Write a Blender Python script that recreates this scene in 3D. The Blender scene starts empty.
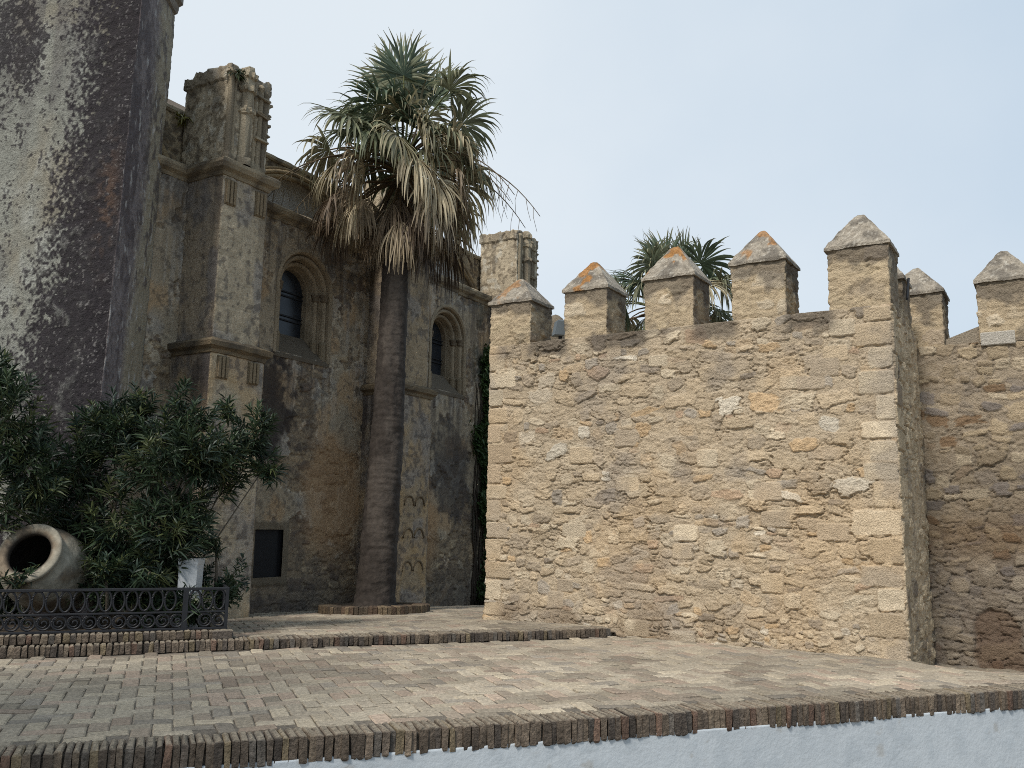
import bpy, math, random
import numpy as np
R_ = random.Random(7)
NR = np.random.RandomState(11)
sc = bpy.context.scene
COL = sc.collection
PI = math.pi

# ------------------------------------------------------------------ camera
EYE = np.array([0., 0., 1.4]); FPX = 900.; PITCH = math.atan(.1578); ROLL = .0156
_F = np.array([0, math.cos(PITCH), math.sin(PITCH)])
_R0 = np.array([1., 0, 0]); _U0 = np.array([0, -math.sin(PITCH), math.cos(PITCH)])
_R = math.cos(ROLL)*_R0 + math.sin(ROLL)*_U0
_U = math.cos(ROLL)*_U0 - math.sin(ROLL)*_R0
cam = bpy.data.cameras.new('camera'); co = bpy.data.objects.new('camera', cam); COL.objects.link(co)
cam.sensor_width = 36; cam.lens = 36*FPX/1024; cam.clip_start = .05; cam.clip_end = 3000
from mathutils import Matrix, Vector
m = Matrix(((_R[0], _U[0], -_F[0], 0), (_R[1], _U[1], -_F[1], 0), (_R[2], _U[2], -_F[2], 1.4), (0, 0, 0, 1)))
co.matrix_world = m
sc.camera = co

# ------------------------------------------------------------------ sky, sun, exposure
SUN_EL = 50.; SDIR = np.array([-.55, -.83]); SDIR /= np.linalg.norm(SDIR)       # towards the sun
world = bpy.data.worlds.new('World'); sc.world = world; world.use_nodes = True
nt = world.node_tree; nt.nodes.clear()
out = nt.nodes.new('ShaderNodeOutputWorld'); bg = nt.nodes.new('ShaderNodeBackground'); bg.inputs[1].default_value = .1
sky = nt.nodes.new('ShaderNodeTexSky'); sky.sky_type = 'NISHITA'; sky.sun_disc = False
sky.sun_elevation = math.radians(SUN_EL); sky.sun_rotation = math.atan2(SDIR[0], SDIR[1])
sky.dust_density = 4; sky.ozone_density = 1.2; sky.air_density = 1.0
tc = nt.nodes.new('ShaderNodeTexCoord')
dot = nt.nodes.new('ShaderNodeVectorMath'); dot.operation = 'DOT_PRODUCT'
dot.inputs[1].default_value = (-.86, .30, -.25)
nt.links.new(tc.outputs['Generated'], dot.inputs[0])
nz = nt.nodes.new('ShaderNodeTexNoise'); nz.inputs['Scale'].default_value = 2.2; nz.inputs['Detail'].default_value = 5
nt.links.new(tc.outputs['Generated'], nz.inputs['Vector'])
ad = nt.nodes.new('ShaderNodeMath'); ad.operation = 'MULTIPLY_ADD'; ad.inputs[1].default_value = .85
nt.links.new(nz.outputs['Fac'], ad.inputs[0]); nt.links.new(dot.outputs['Value'], ad.inputs[2])
rmp = nt.nodes.new('ShaderNodeValToRGB')
rmp.color_ramp.elements[0].position = .0; rmp.color_ramp.elements[0].color = (.50, .645, .80, 1)
rmp.color_ramp.elements[1].position = .62; rmp.color_ramp.elements[1].color = (.83, .905, .965, 1)
mr = nt.nodes.new('ShaderNodeMapRange'); mr.inputs[1].default_value = -.12; mr.inputs[2].default_value = 1.08
nt.links.new(ad.outputs[0], mr.inputs[0]); nt.links.new(mr.outputs[0], rmp.inputs[0])
sca = nt.nodes.new('ShaderNodeMix'); sca.data_type = 'RGBA'; sca.blend_type = 'MULTIPLY'; sca.inputs[0].default_value = 1
sca.inputs[7].default_value = (10.1, 10.1, 10.1, 1); nt.links.new(rmp.outputs[0], sca.inputs[6])
mx = nt.nodes.new('ShaderNodeMix'); mx.data_type = 'RGBA'; mx.inputs[0].default_value = .88   # thin high cloud veils the blue
nt.links.new(sky.outputs[0], mx.inputs[6]); nt.links.new(sca.outputs[2], mx.inputs[7])
nt.links.new(mx.outputs[2], bg.inputs[0]); nt.links.new(bg.outputs[0], out.inputs[0])
sun = bpy.data.lights.new('sun', 'SUN'); so = bpy.data.objects.new('sun', sun); COL.objects.link(so)
sun.energy = 3.0; sun.angle = math.radians(11); sun.color = (1, .95, .89)
e = math.radians(SUN_EL)
so.rotation_euler = Vector((SDIR[0]*math.cos(e), SDIR[1]*math.cos(e), math.sin(e))).to_track_quat('Z', 'Y').to_euler()
sc.render.engine = 'CYCLES'; sc.cycles.filter_width = .95; sc.cycles.use_denoising = False
vs = sc.view_settings; vs.view_transform = 'Standard'; vs.look = 'None'; vs.exposure = 0; vs.gamma = 1; vs.use_curve_mapping = False

# ------------------------------------------------------------------ helpers
def ray(x, y): return _F + _R*(x-512)/FPX - _U*(y-384)/FPX
def at(x, y, Y):                       # the point of the place seen at a pixel, at depth Y
    d = ray(x, y); return EYE + d*(Y/d[1])
def gp(x, y, z=0.):
    d = ray(x, y); return EYE + d*((z-1.4)/d[2])
def lin(r, g, b):
    c = np.array([r, g, b])/255.
    return np.where(c <= .04045, c/12.92, ((c+.055)/1.055)**2.4)
def sm(x, a=0., b=1.):
    t = np.clip((np.asarray(x, float)-a)/(b-a), 0, 1); return t*t*(3-2*t)
def _hash(i, j, s):
    h = (i*374761393 + j*668265263 + s*2147483647) & 0xffffffff
    h = ((h ^ (h >> 13))*1274126177) & 0xffffffff
    return ((h ^ (h >> 16)) & 0xffffff)/float(0xffffff)
def vn(x, y, s=0):
    x = np.asarray(x, float); y = np.asarray(y, float)
    i = np.floor(x).astype(np.int64); j = np.floor(y).astype(np.int64); fx = x-i; fy = y-j
    fx = fx*fx*(3-2*fx); fy = fy*fy*(3-2*fy)
    a = _hash(i, j, s); b = _hash(i+1, j, s); c = _hash(i, j+1, s); d = _hash(i+1, j+1, s)
    return (a*(1-fx)+b*fx)*(1-fy)+(c*(1-fx)+d*fx)*fy
def fbm(x, y, o=4, s=0, g=.5):
    r = 0.; a = 1.; t = 0.
    for k in range(o):
        r = r + a*vn(x*2**k+17.3*k, y*2**k-9.1*k, s+k*13); t += a; a *= g
    return r/t
def grey(c, k):
    l = (c*np.array([.3, .5, .2])).sum(-1)[..., None]; return c*(1-k)+l*k*np.array([1.03, 1., .98])
def mixc(a, b, f):
    f = np.asarray(f)[..., None]; return a*(1-f)+b*f

LOC = {}
def tag(o, label=None, cat=None, group=None, kind=None):
    if label: o['label'] = label
    if cat: o['category'] = cat
    if group: o['group'] = group
    if kind: o['kind'] = kind
    return o
def thing(name, loc, label, cat, group=None):
    o = bpy.data.objects.new(name, None); COL.objects.link(o); o.location = loc; o.empty_display_size = .2
    LOC[o] = np.array(loc, float); return tag(o, label, cat, group)
def mesh_obj(name, V, faces, mat, parent=None, cols=None, smooth=False, base=None):
    """V: world-space (n,3); faces: list of arrays (m,k) or list of tuples"""
    V = np.asarray(V, float)
    org = LOC[parent] if parent is not None else (np.array(base, float) if base is not None else np.zeros(3))
    me = bpy.data.meshes.new(name)
    if isinstance(faces, np.ndarray): faces = [faces]
    arrs = []
    for f in faces:
        if isinstance(f, np.ndarray): arrs.append(f)
        else: arrs.append(np.array([f]))
    L = np.concatenate([a.ravel() for a in arrs]).astype(np.int32)
    tot = np.concatenate([np.full(len(a), a.shape[1]) for a in arrs]).astype(np.int32)
    st = np.concatenate([[0], np.cumsum(tot)[:-1]]).astype(np.int32)
    me.vertices.add(len(V)); me.vertices.foreach_set('co', (V-org).astype(np.float32).ravel())
    me.loops.add(len(L)); me.loops.foreach_set('vertex_index', L)
    me.polygons.add(len(tot)); me.polygons.foreach_set('loop_start', st); me.polygons.foreach_set('loop_total', tot)
    if cols is not None:
        at_ = me.color_attributes.new('Col', 'FLOAT_COLOR', 'POINT')
        c4 = np.ones((len(V), 4), np.float32); c4[:, :3] = cols; at_.data.foreach_set('color', c4.ravel())
    me.update(calc_edges=True); me.validate()
    me.polygons.foreach_set('use_smooth', np.full(len(me.polygons), bool(smooth)))
    mats = mat if isinstance(mat, list) else [mat]
    for mm in mats: me.materials.append(mm)
    o = bpy.data.objects.new(name, me); COL.objects.link(o)
    if parent is not None:
        o.parent = parent; LOC[o] = org
    else:
        o.location = org; LOC[o] = org
    return o
class MB:
    """collects simple shapes into one mesh"""
    def __init__(s): s.V = []; s.F = []; s.C = []; s.n = 0
    def add(s, V, F, col=None):
        V = np.asarray(V, float); s.V.append(V)
        for f in F: s.F.append(np.array(f)+s.n) if isinstance(f, np.ndarray) else s.F.append(tuple(i+s.n for i in f))
        if col is None: col = (.5, .5, .5)
        c = np.broadcast_to(np.asarray(col, float), (len(V), 3)) if np.ndim(col) < 2 else col
        s.C.append(c); s.n += len(V)
    def box(s, c, ex, ey, ez, col=None, bev=0.):
        c = np.asarray(c, float); ex, ey, ez = (np.asarray(v, float) for v in (ex, ey, ez))
        if bev <= 0:
            V = [c+sx*ex+sy*ey+sz*ez for sz in (-1, 1) for sy in (-1, 1) for sx in (-1, 1)]
            F = [(0, 2, 3, 1), (4, 5, 7, 6), (0, 1, 5, 4), (2, 6, 7, 3), (0, 4, 6, 2), (1, 3, 7, 5)]
            s.add(V, F, col); return
        lx, ly, lz = (max(np.linalg.norm(v), 1e-6) for v in (ex, ey, ez))
        bx, by, bz = (max(0., 1-bev/l) for l in (lx, ly, lz))
        V = []
        for sz, kx, ky in ((-1, bx, by), (-bz, 1, 1), (bz, 1, 1), (1, bx, by)):
            for a, b in ((-1, -1), (1, -1), (1, 1), (-1, 1)): V.append(c+a*kx*ex+b*ky*ey+sz*ez)
        F = [(3, 2, 1, 0), (12, 13, 14, 15)]
        for k in range(3):
            for i in range(4): F.append((4*k+i, 4*k+(i+1) % 4, 4*k+4+(i+1) % 4, 4*k+4+i))
        s.add(V, F, col)
    def tube(s, pts, rad, n=6, col=None, closed=False, cap=True):
        pts = np.asarray(pts, float); m_ = len(pts); rad = np.broadcast_to(rad, (m_,))
        if closed: T = np.roll(pts, -1, 0)-np.roll(pts, 1, 0)
        else: T = np.gradient(pts, axis=0)
        T = T/np.maximum(np.linalg.norm(T, axis=1)[:, None], 1e-9)
        ref = np.array([.123, .21, .97]) if abs(T[:, 2]).mean() < .9 else np.array([.97, .2, .11])
        A = np.cross(T, ref); A /= np.linalg.norm(A, axis=1)[:, None]; B = np.cross(T, A)
        an = np.arange(n)*2*PI/n
        V = pts[:, None]+rad[:, None, None]*(np.cos(an)[None, :, None]*A[:, None]+np.sin(an)[None, :, None]*B[:, None])
        F = []
        for k in range(m_ if closed else m_-1):
            k2 = (k+1) % m_
            for i in range(n): F.append((k*n+i, k2*n+i, k2*n+(i+1) % n, k*n+(i+1) % n))
        if cap and not closed: F.append(tuple(range(n))); F.append(tuple((m_-1)*n+i for i in range(n-1, -1, -1)))
        s.add(V.reshape(-1, 3), F, col)
    def lathe(s, c, prof, n=24, axis=(0, 0, 1), col=None):
        ax = np.asarray(axis, float); ax /= np.linalg.norm(ax)
        a = np.cross(ax, (.3, .9, .1) if abs(ax[1]) < .8 else (.9, .1, .3)); a /= np.linalg.norm(a); b = np.cross(ax, a)
        an = np.arange(n)*2*PI/n; V = []
        for r, h in prof: V += [np.asarray(c)+ax*h+r*(math.cos(t)*a+math.sin(t)*b) for t in an]
        F = []
        for k in range(len(prof)-1):
            for i in range(n): F.append((k*n+i, k*n+(i+1) % n, (k+1)*n+(i+1) % n, (k+1)*n+i))
        s.add(V, F, col)
    def build(s, name, mat, parent=None, smooth=False, base=None):
        return mesh_obj(name, np.concatenate(s.V), s.F, mat, parent, np.concatenate(s.C), smooth, base)

# ------------------------------------------------------------------ materials
def mat(name, col=None, rough=.9, bump=0., bscale=60., var=.25, vscale=25., spec=.3, metal=0., attr=True, stretch=(1, 1, 1), trans=0.):
    M = bpy.data.materials.new(name); M.use_nodes = True; t = M.node_tree; P = t.nodes['Principled BSDF']
    P.inputs['Roughness'].default_value = rough; P.inputs['Specular IOR Level'].default_value = spec; P.inputs['Metallic'].default_value = metal
    tcn = t.nodes.new('ShaderNodeTexCoord'); mp = t.nodes.new('ShaderNodeMapping'); mp.inputs['Scale'].default_value = stretch
    t.links.new(tcn.outputs['Object'], mp.inputs[0])
    if attr:
        a = t.nodes.new('ShaderNodeVertexColor'); a.layer_name = 'Col'; src = a.outputs['Color']
    else:
        rgb = t.nodes.new('ShaderNodeRGB'); rgb.outputs[0].default_value = (*col, 1); src = rgb.outputs[0]
    if var > 0:
        n1 = t.nodes.new('ShaderNodeTexNoise'); n1.inputs['Scale'].default_value = vscale; n1.inputs['Detail'].default_value = 6; n1.inputs['Roughness'].default_value = .65
        t.links.new(mp.outputs[0], n1.inputs['Vector'])
        r = t.nodes.new('ShaderNodeMapRange'); r.inputs[1].default_value = .28; r.inputs[2].default_value = .72
        r.inputs[3].default_value = 1-var; r.inputs[4].default_value = 1+var; t.links.new(n1.outputs['Fac'], r.inputs[0])
        mxn = t.nodes.new('ShaderNodeVectorMath'); mxn.operation = 'SCALE'; t.links.new(src, mxn.inputs[0]); t.links.new(r.outputs[0], mxn.inputs['Scale'])
        src = mxn.outputs[0]
    t.links.new(src, P.inputs['Base Color'])
    if bump > 0:
        n2 = t.nodes.new('ShaderNodeTexNoise'); n2.inputs['Scale'].default_value = bscale; n2.inputs['Detail'].default_value = 5; n2.inputs['Roughness'].default_value = .6
        t.links.new(mp.outputs[0], n2.inputs['Vector'])
        b = t.nodes.new('ShaderNodeBump'); b.inputs['Strength'].default_value = 1; b.inputs['Distance'].default_value = bump
        t.links.new(n2.outputs['Fac'], b.inputs['Height']); t.links.new(b.outputs[0], P.inputs['Normal'])
    if trans > 0:
        tr = t.nodes.new('ShaderNodeBsdfTranslucent'); ms = t.nodes.new('ShaderNodeMixShader'); ms.inputs[0].default_value = trans
        t.links.new(src, tr.inputs[0]); t.links.new(P.outputs[0], ms.inputs[1]); t.links.new(tr.outputs[0], ms.inputs[2])
        t.links.new(ms.outputs[0], t.nodes['Material Output'].inputs[0])
    return M
M_STONE = mat('rubble stone', bump=.024, bscale=62, var=.34, vscale=58)
M_PLASTER = mat('old plaster', bump=.02, bscale=55, var=.38, vscale=48)
M_BRICK = mat('brick', bump=.02, bscale=50, var=.55, vscale=30)
M_PAVE = mat('paving brick', bump=.010, bscale=60, var=.38, vscale=34, rough=.85)
M_WHITE = mat('whitewash', bump=.005, bscale=30, var=.05, vscale=9)
M_IRON = mat('wrought iron', col=(.014, .015, .018), rough=.55, bump=.001, bscale=90, var=.3, attr=False, spec=.4)
M_GLASS = mat('window glass', col=(.018, .022, .028), rough=.28, attr=False, var=.3, vscale=6, spec=.5)
M_DARK = mat('dark board', col=(.008, .008, .009), rough=.6, attr=False, var=.3, vscale=10)
M_LEAF = mat('oleander leaf', rough=.45, var=.2, vscale=5, spec=.35, trans=.18)
M_BARK = mat('bark', bump=.012, bscale=22, var=.35, vscale=16)
M_FROND = mat('palm frond', rough=.55, var=.2, vscale=7, spec=.35, trans=.2)
M_CLAY = mat('old clay', bump=.006, bscale=26, var=.25, vscale=18)
M_SOIL = mat('soil', col=(.05, .038, .026), bump=.03, bscale=14, var=.4, attr=False)
M_PAINT = mat('white pot paint', col=(.46, .48, .49), rough=.6, var=.08, attr=False)
M_GREY = mat('grey metal', col=(.16, .19, .21), rough=.5, var=.12, attr=False)

# ------------------------------------------------------------------ masonry
def flaky(U, Z, seed):
    """thin horizontal scars and pits of weathered stone"""
    w = fbm(U*4, Z*4, 3, seed)*.5
    a = fbm(U*7+w, Z*17+w*2, 4, seed+1); b = fbm(U*15, Z*34+w, 3, seed+2)
    r_ = 1-np.abs(2*a-1); s_ = 1-np.abs(2*b-1)
    return -sm(r_, .80, 1.)*.020-sm(s_, .86, 1.)*.011+(b-.5)*.016
def rubble(U, Z, seed, hmin=.1, hmax=.24, amp=.03, quoinL=0., quoinR=0., cols=None, mort=None, cover=.3, gap=1., flake=1., blocks=0):
    """irregular rubble masonry on a regular grid of (u,z): returns relief (m) and base colour"""
    rr = np.random.RandomState(seed)
    nu, nz_ = U.shape; u0, u1 = U[0, 0], U[-1, 0]; z0, z1 = Z[0, 0], Z[0, -1]
    du = (u1-u0)/(nu-1); dz = (z1-z0)/(nz_-1)
    mort = lin(174, 156, 127) if mort is None else mort
    cols = cols or [(lin(180, 160, 128), 6), (lin(190, 173, 143), 4), (lin(184, 156, 116), 1.7), (lin(166, 149, 123), 4),
                    (lin(158, 146, 127), 2.0), (lin(200, 188, 164), 1.), (lin(144, 130, 110), .8), (lin(172, 146, 116), .8)]
    cw = np.array([c[1] for c in cols]); cw = cw/cw.sum()
    n_big = fbm(U*1.1, Z*1.1, 4, seed); n_mid = fbm(U*5, Z*7, 4, seed+5); n_fine = fbm(U*16, Z*24, 4, seed+9)
    fk = flaky(U, Z, seed+40); fm = .16+.84*sm(fbm(U*2.2, Z*2.6, 3, seed+44), .5, .66); h = (n_mid-.5)*.024 + (n_fine-.5)*.022 + (n_big-.5)*.03
    col = np.broadcast_to(mort, U.shape+(3,))*(.72+.32*n_mid+.26*n_fine)[..., None]
    stones = []
    z = z0
    while z < z1:
        rh = rr.uniform(hmin, hmax); u = u0 - rr.uniform(0, .2)
        while u < u1:
            w = rr.uniform(.75, 2.2)*rh; w = min(w, .46)
            if rr.rand() < .3:       # split in two small ones, one above the other
                f = rr.uniform(.35, .65)
                stones.append((u+w/2, z+rh*f/2, w*.46, rh*f*.44, 0)); stones.append((u+w/2, z+rh*(f+1)/2, w*.44, rh*(1-f)*.42, 0))
            else: stones.append((u+w/2, z+rh/2+rr.uniform(-.38, .38)*rh, w*rr.uniform(.36, .48), rh*rr.uniform(.34, .47), 0))
            u += w
        z += rh*.97
    for side, q in ((-1, quoinL), (1, quoinR)):
        if q > 0:
            zz = z0; k = 0
            while zz < z1-.05:
                qh = min(rr.uniform(.2, .32), z1-zz); qw = q*(rr.uniform(.75, 1.15) if k % 2 else rr.uniform(.45, .7))
                stones.append(((u0+qw/2) if side < 0 else (u1-qw/2), zz+qh/2, qw*.5-.004, qh*.5-.012, 1)); zz += qh; k += 1
    for k in range(blocks): stones.append((rr.uniform(u0+.5, u1-.5), rr.uniform(z0+.3, z1-.15), rr.uniform(.11, .19), rr.uniform(.075, .12), 2))
    for (cx, cz, a, b, kind) in stones:
        lum = 1+rr.uniform(-.14, .14); c = cols[rr.choice(len(cols), p=cw)][0]*lum
        ex = rr.uniform(2.6, 7.) if kind == 0 else 9.; pr = rr.uniform(.25, 1.)*amp
        if rr.rand() < cover and kind == 0: pr *= .2; c = c*.4+mort*.6
        if kind: c = cols[rr.choice([0, 1, 1, 0, 3])][0]*lum*1.02; pr = amp*.6; c = c*1.0
        rot = rr.normal(0, .2)*(kind == 0); mg = 1.35
        i0 = max(0, int((cx-a*mg-u0)/du)); i1 = min(nu, int((cx+a*mg-u0)/du)+2)
        j0 = max(0, int((cz-b*mg-.03-z0)/dz)); j1 = min(nz_, int((cz+b*mg+.03-z0)/dz)+2)
        if i1 <= i0 or j1 <= j0: continue
        x = U[i0:i1, j0:j1]-cx; y = Z[i0:i1, j0:j1]-cz
        xr = x*math.cos(rot)+y*math.sin(rot); yr = -x*math.sin(rot)+y*math.cos(rot)
        wob = (n_fine[i0:i1, j0:j1]-.5)*(.85 if kind == 0 else .22)+(n_mid[i0:i1, j0:j1]-.5)*(.8 if kind == 0 else .12)
        s_ = (np.abs(xr/a)**ex+np.abs(yr/b)**ex)**(1/ex)+wob
        f = 1-sm(s_, .90, 1.02)
        # a crevice under and around the stone
        crev = np.exp(-((s_-1.07)/.06)**2)*np.where(yr < 0, 1., .4)*sm(n_mid[i0:i1, j0:j1], .32, .56)
        hh = h[i0:i1, j0:j1]
        tx, ty = rr.uniform(-.05, .05, 2)
        face = pr*(.75+.5*n_mid[i0:i1, j0:j1])+tx*x+ty*y+(n_fine[i0:i1, j0:j1]-.5)*(.03 if kind == 0 else .008)
        h[i0:i1, j0:j1] = np.where(f > .02, np.maximum(hh, 0)*(1-f)+face*f, hh)-crev*.013*gap*(kind == 0)-crev*.010*(kind > 0)
        sf = rr.uniform(.1, .9) if rr.rand() < .35 and kind == 0 else .05; fv = fm[i0:i1, j0:j1]; fm[i0:i1, j0:j1] = fv*(1-f)+sf*f
        cc = col[i0:i1, j0:j1]; v = (.82+.36*n_fine[i0:i1, j0:j1])[..., None]
        col[i0:i1, j0:j1] = cc*(1-f[..., None])+c*v*f[..., None]
    fk = fk*fm*flake; h = h+fk; col = col*(1+np.clip(fk*8, -.2, .08))[..., None]
    return h, col

def ashlar(U, Z, seed, rows=.34, wid=.55, amp=.006, base=None):
    rr = np.random.RandomState(seed); base = lin(150, 134, 110) if base is None else base
    k = np.floor(Z/rows); off = _hash(k.astype(np.int64), k.astype(np.int64)*0+3, seed)
    q = U/wid+off; c = np.floor(q); fu = (q-c)*wid; fz = (Z/rows-k)*rows
    d = np.minimum(np.minimum(fu, wid-fu), np.minimum(fz, rows-fz))
    tone = _hash(c.astype(np.int64), k.astype(np.int64), seed+7)
    n = fbm(U*7, Z*7, 5, seed); nf = fbm(U*22, Z*22, 3, seed+2)
    h = amp*sm(d+.008*(n-.5), .002, .014)+(n-.5)*.02+(nf-.5)*.012
    col = base*(.74+.22*tone+.4*(n-.2))[..., None]*(.85+.3*nf)[..., None]
    return h, col

def prism(name, foot, z0, z1, mat_, fn, res, parent=None, lean=None, cap=True, base=None, amp_at_ends=True):
    """solid with the plan 'foot' (counter-clockwise list of xy); fn(i,U,Z) gives relief and colour of side i;
    res[i] is the grid step of side i"""
    foot = [np.array(p[:2], float) for p in foot]; n = len(foot)
    V = []; C = []; nc = []; ids = []; cnt = 0
    rz = min(res); nzv = max(2, int(round((z1-z0)/rz))+1); Zl = np.linspace(z0, z1, nzv)
    sides = []
    for i in range(n):
        a, b = foot[i], foot[(i+1) % n]; L = np.linalg.norm(b-a); d = (b-a)/L; nn = np.array([d[1], -d[0]])
        nu = max(2, int(round(L/res[i]))+1); Ul = np.linspace(0, L, nu); U, Z = np.meshgrid(Ul, Zl, indexing='ij')
        h, c = fn(i, U, Z); sides.append((a, d, nn, U, Z, np.array(h, float)+0*U, np.array(c, float)+np.zeros(U.shape+(3,))))
    F = []
    starts = []
    for i, (a, d, nn, U, Z, h, c) in enumerate(sides):
        P = np.zeros(U.shape+(3,)); P[..., :2] = a+U[..., None]*d+h[..., None]*nn; P[..., 2] = Z
        pn = sides[i-1][2]; pd = sides[i-1][5][-1]
        mit = (pn+nn)/(1+pn@nn+1e-6); hc = (h[0]+pd)*.5
        P[0, :, :2] = a+hc[:, None]*mit
        starts.append((cnt, U.shape[0])); V.append(P[:-1].reshape(-1, 3)); C.append(c[:-1].reshape(-1, 3)); cnt += (U.shape[0]-1)*nzv
    for i in range(n):
        s, nu = starts[i]; s2 = starts[(i+1) % n][0]
        cols_ = [s+k*nzv for k in range(nu-1)]+[s2]
        cols_ = np.array(cols_); j = np.arange(nzv-1)
        A = cols_[:-1, None]+j; B = cols_[1:, None]+j
        F.append(np.stack([A, B, B+1, A+1], -1).reshape(-1, 4))
    V = np.concatenate(V); C = np.concatenate(C)
    if lean is not None: V = lean(V)
    if cap:
        top = []
        for i in range(n):
            s, nu = starts[i]; top += [s+k*nzv+nzv-1 for k in range(nu-1)]
        F.append(tuple(top))
    return mesh_obj(name, V, F, mat_, parent, C, True, base)

def panel(name, O, d, n, U, Z, h, c, mat_, parent, keep=None, thick=.5):
    """relief sheet with returns at its edges; keep = mask of faces"""
    d = np.array([d[0], d[1], 0.]); n = np.array([n[0], n[1], 0.]); O = np.array([O[0], O[1], 0.])
    P = O+U[..., None]*d+h[..., None]*n; P[..., 2] += Z
    nu, nv = U.shape; idx = np.arange(nu*nv).reshape(nu, nv)
    q = np.stack([idx[:-1, :-1], idx[1:, :-1], idx[1:, 1:], idx[:-1, 1:]], -1)
    q = q[keep] if keep is not None else q.reshape(-1, 4)
    ring = np.concatenate([idx[:, 0], idx[-1, 1:], idx[-2::-1, -1], idx[0, -2:0:-1]])
    V = P.reshape(-1, 3); Cc = c.reshape(-1, 3); m_ = len(ring); b0 = len(V)
    back = V[ring]-n*thick; V = np.concatenate([V, back]); Cc = np.concatenate([Cc, Cc[ring]])
    r2 = np.roll(ring, -1); bi = np.arange(m_)+b0; bi2 = np.roll(bi, -1)
    F = [q, np.stack([r2, ring, bi, bi2], -1)]
    return mesh_obj(name, V, F, mat_, parent, Cc, True)

# ------------------------------------------------------------------ ground
EL = gp(0, 757); ER = gp(1024, 690); ED = (ER-EL)[:2]; ED /= np.linalg.norm(ED)     # terrace's front edge
SL = gp(0, 659); SR = gp(608, 637); SD = (SR-SL)[:2]; SD /= np.linalg.norm(SD)     # the step
EN = np.array([-ED[1], ED[0]]); SN = np.array([-SD[1], SD[0]])
def q_step(x, y): return (np.asarray(x)-SL[0])*SN[0]+(np.asarray(y)-SL[1])*SN[1]
def q_edge(x, y): return (np.asarray(x)-EL[0])*EN[0]+(np.asarray(y)-EL[1])*EN[1]
def z_low(x, y):
    return -.28*sm((np.asarray(x)-4.2)/1.2)*sm((np.asarray(y)-9.2)/2.2)+.012*(fbm(np.asarray(x)*.5, np.asarray(y)*.5, 2, 3)-.5)
def z_up(x, y):
    q = np.maximum(q_step(x, y), -.2); return .11-.012*q-.005*np.minimum(q, 12)**2+.012*(fbm(np.asarray(x)*.5, np.asarray(y)*.5, 2, 3)-.5)
def tri_sheet(name, poly_fn, x0, x1, y0, y1, st, zf, m_, cols, **kw):
    X, Y = np.meshgrid(np.arange(x0, x1, st), np.arange(y0, y1, st), indexing='ij')
    Z = zf(X, Y); nu, nv = X.shape; idx = np.arange(nu*nv).reshape(nu, nv)
    k = poly_fn((X[:-1, :-1]+X[1:, 1:])/2, (Y[:-1, :-1]+Y[1:, 1:])/2)
    q = np.stack([idx[:-1, :-1], idx[1:, :-1], idx[1:, 1:], idx[:-1, 1:]], -1)[k]
    o = mesh_obj(name, np.stack([X, Y, Z], -1).reshape(-1, 3), q, m_, None, np.broadcast_to(cols, (nu*nv, 3))*(.7+.6*fbm(X*2, Y*2, 4, 8)).reshape(-1, 1), True)
    tag(o, kind='structure'); return o
g = MB(); g.add([(-900, -900, -1.0), (900, -900, -1.0), (900, 900, -1.0), (-900, 900, -1.0)], [(0, 1, 2, 3)], lin(120, 112, 100))
tag(g.build('ground', M_PAVE), kind='structure')
def in_low(x, y): return (q_edge(x, y) > .12) & (q_step(x, y) < .12)
def in_up(x, y): return q_step(x, y) > .06
tri_sheet('terrace', in_low, -9, 10, 3, 15, .045, lambda x, y: z_low(x, y)-.007+.012*(fbm(x*6, y*6, 3, 90)-.5)-.05*(q_edge(x, y) < .3), M_PAVE, lin(112, 104, 93))
tri_sheet('upper_terrace', in_up, -10, 6, 7, 25, .06, lambda x, y: z_up(x, y)-.007+.012*(fbm(x*6, y*6, 3, 91)-.5)-.05*(q_step(x, y) < .25), M_PAVE, lin(104, 96, 86))

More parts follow.
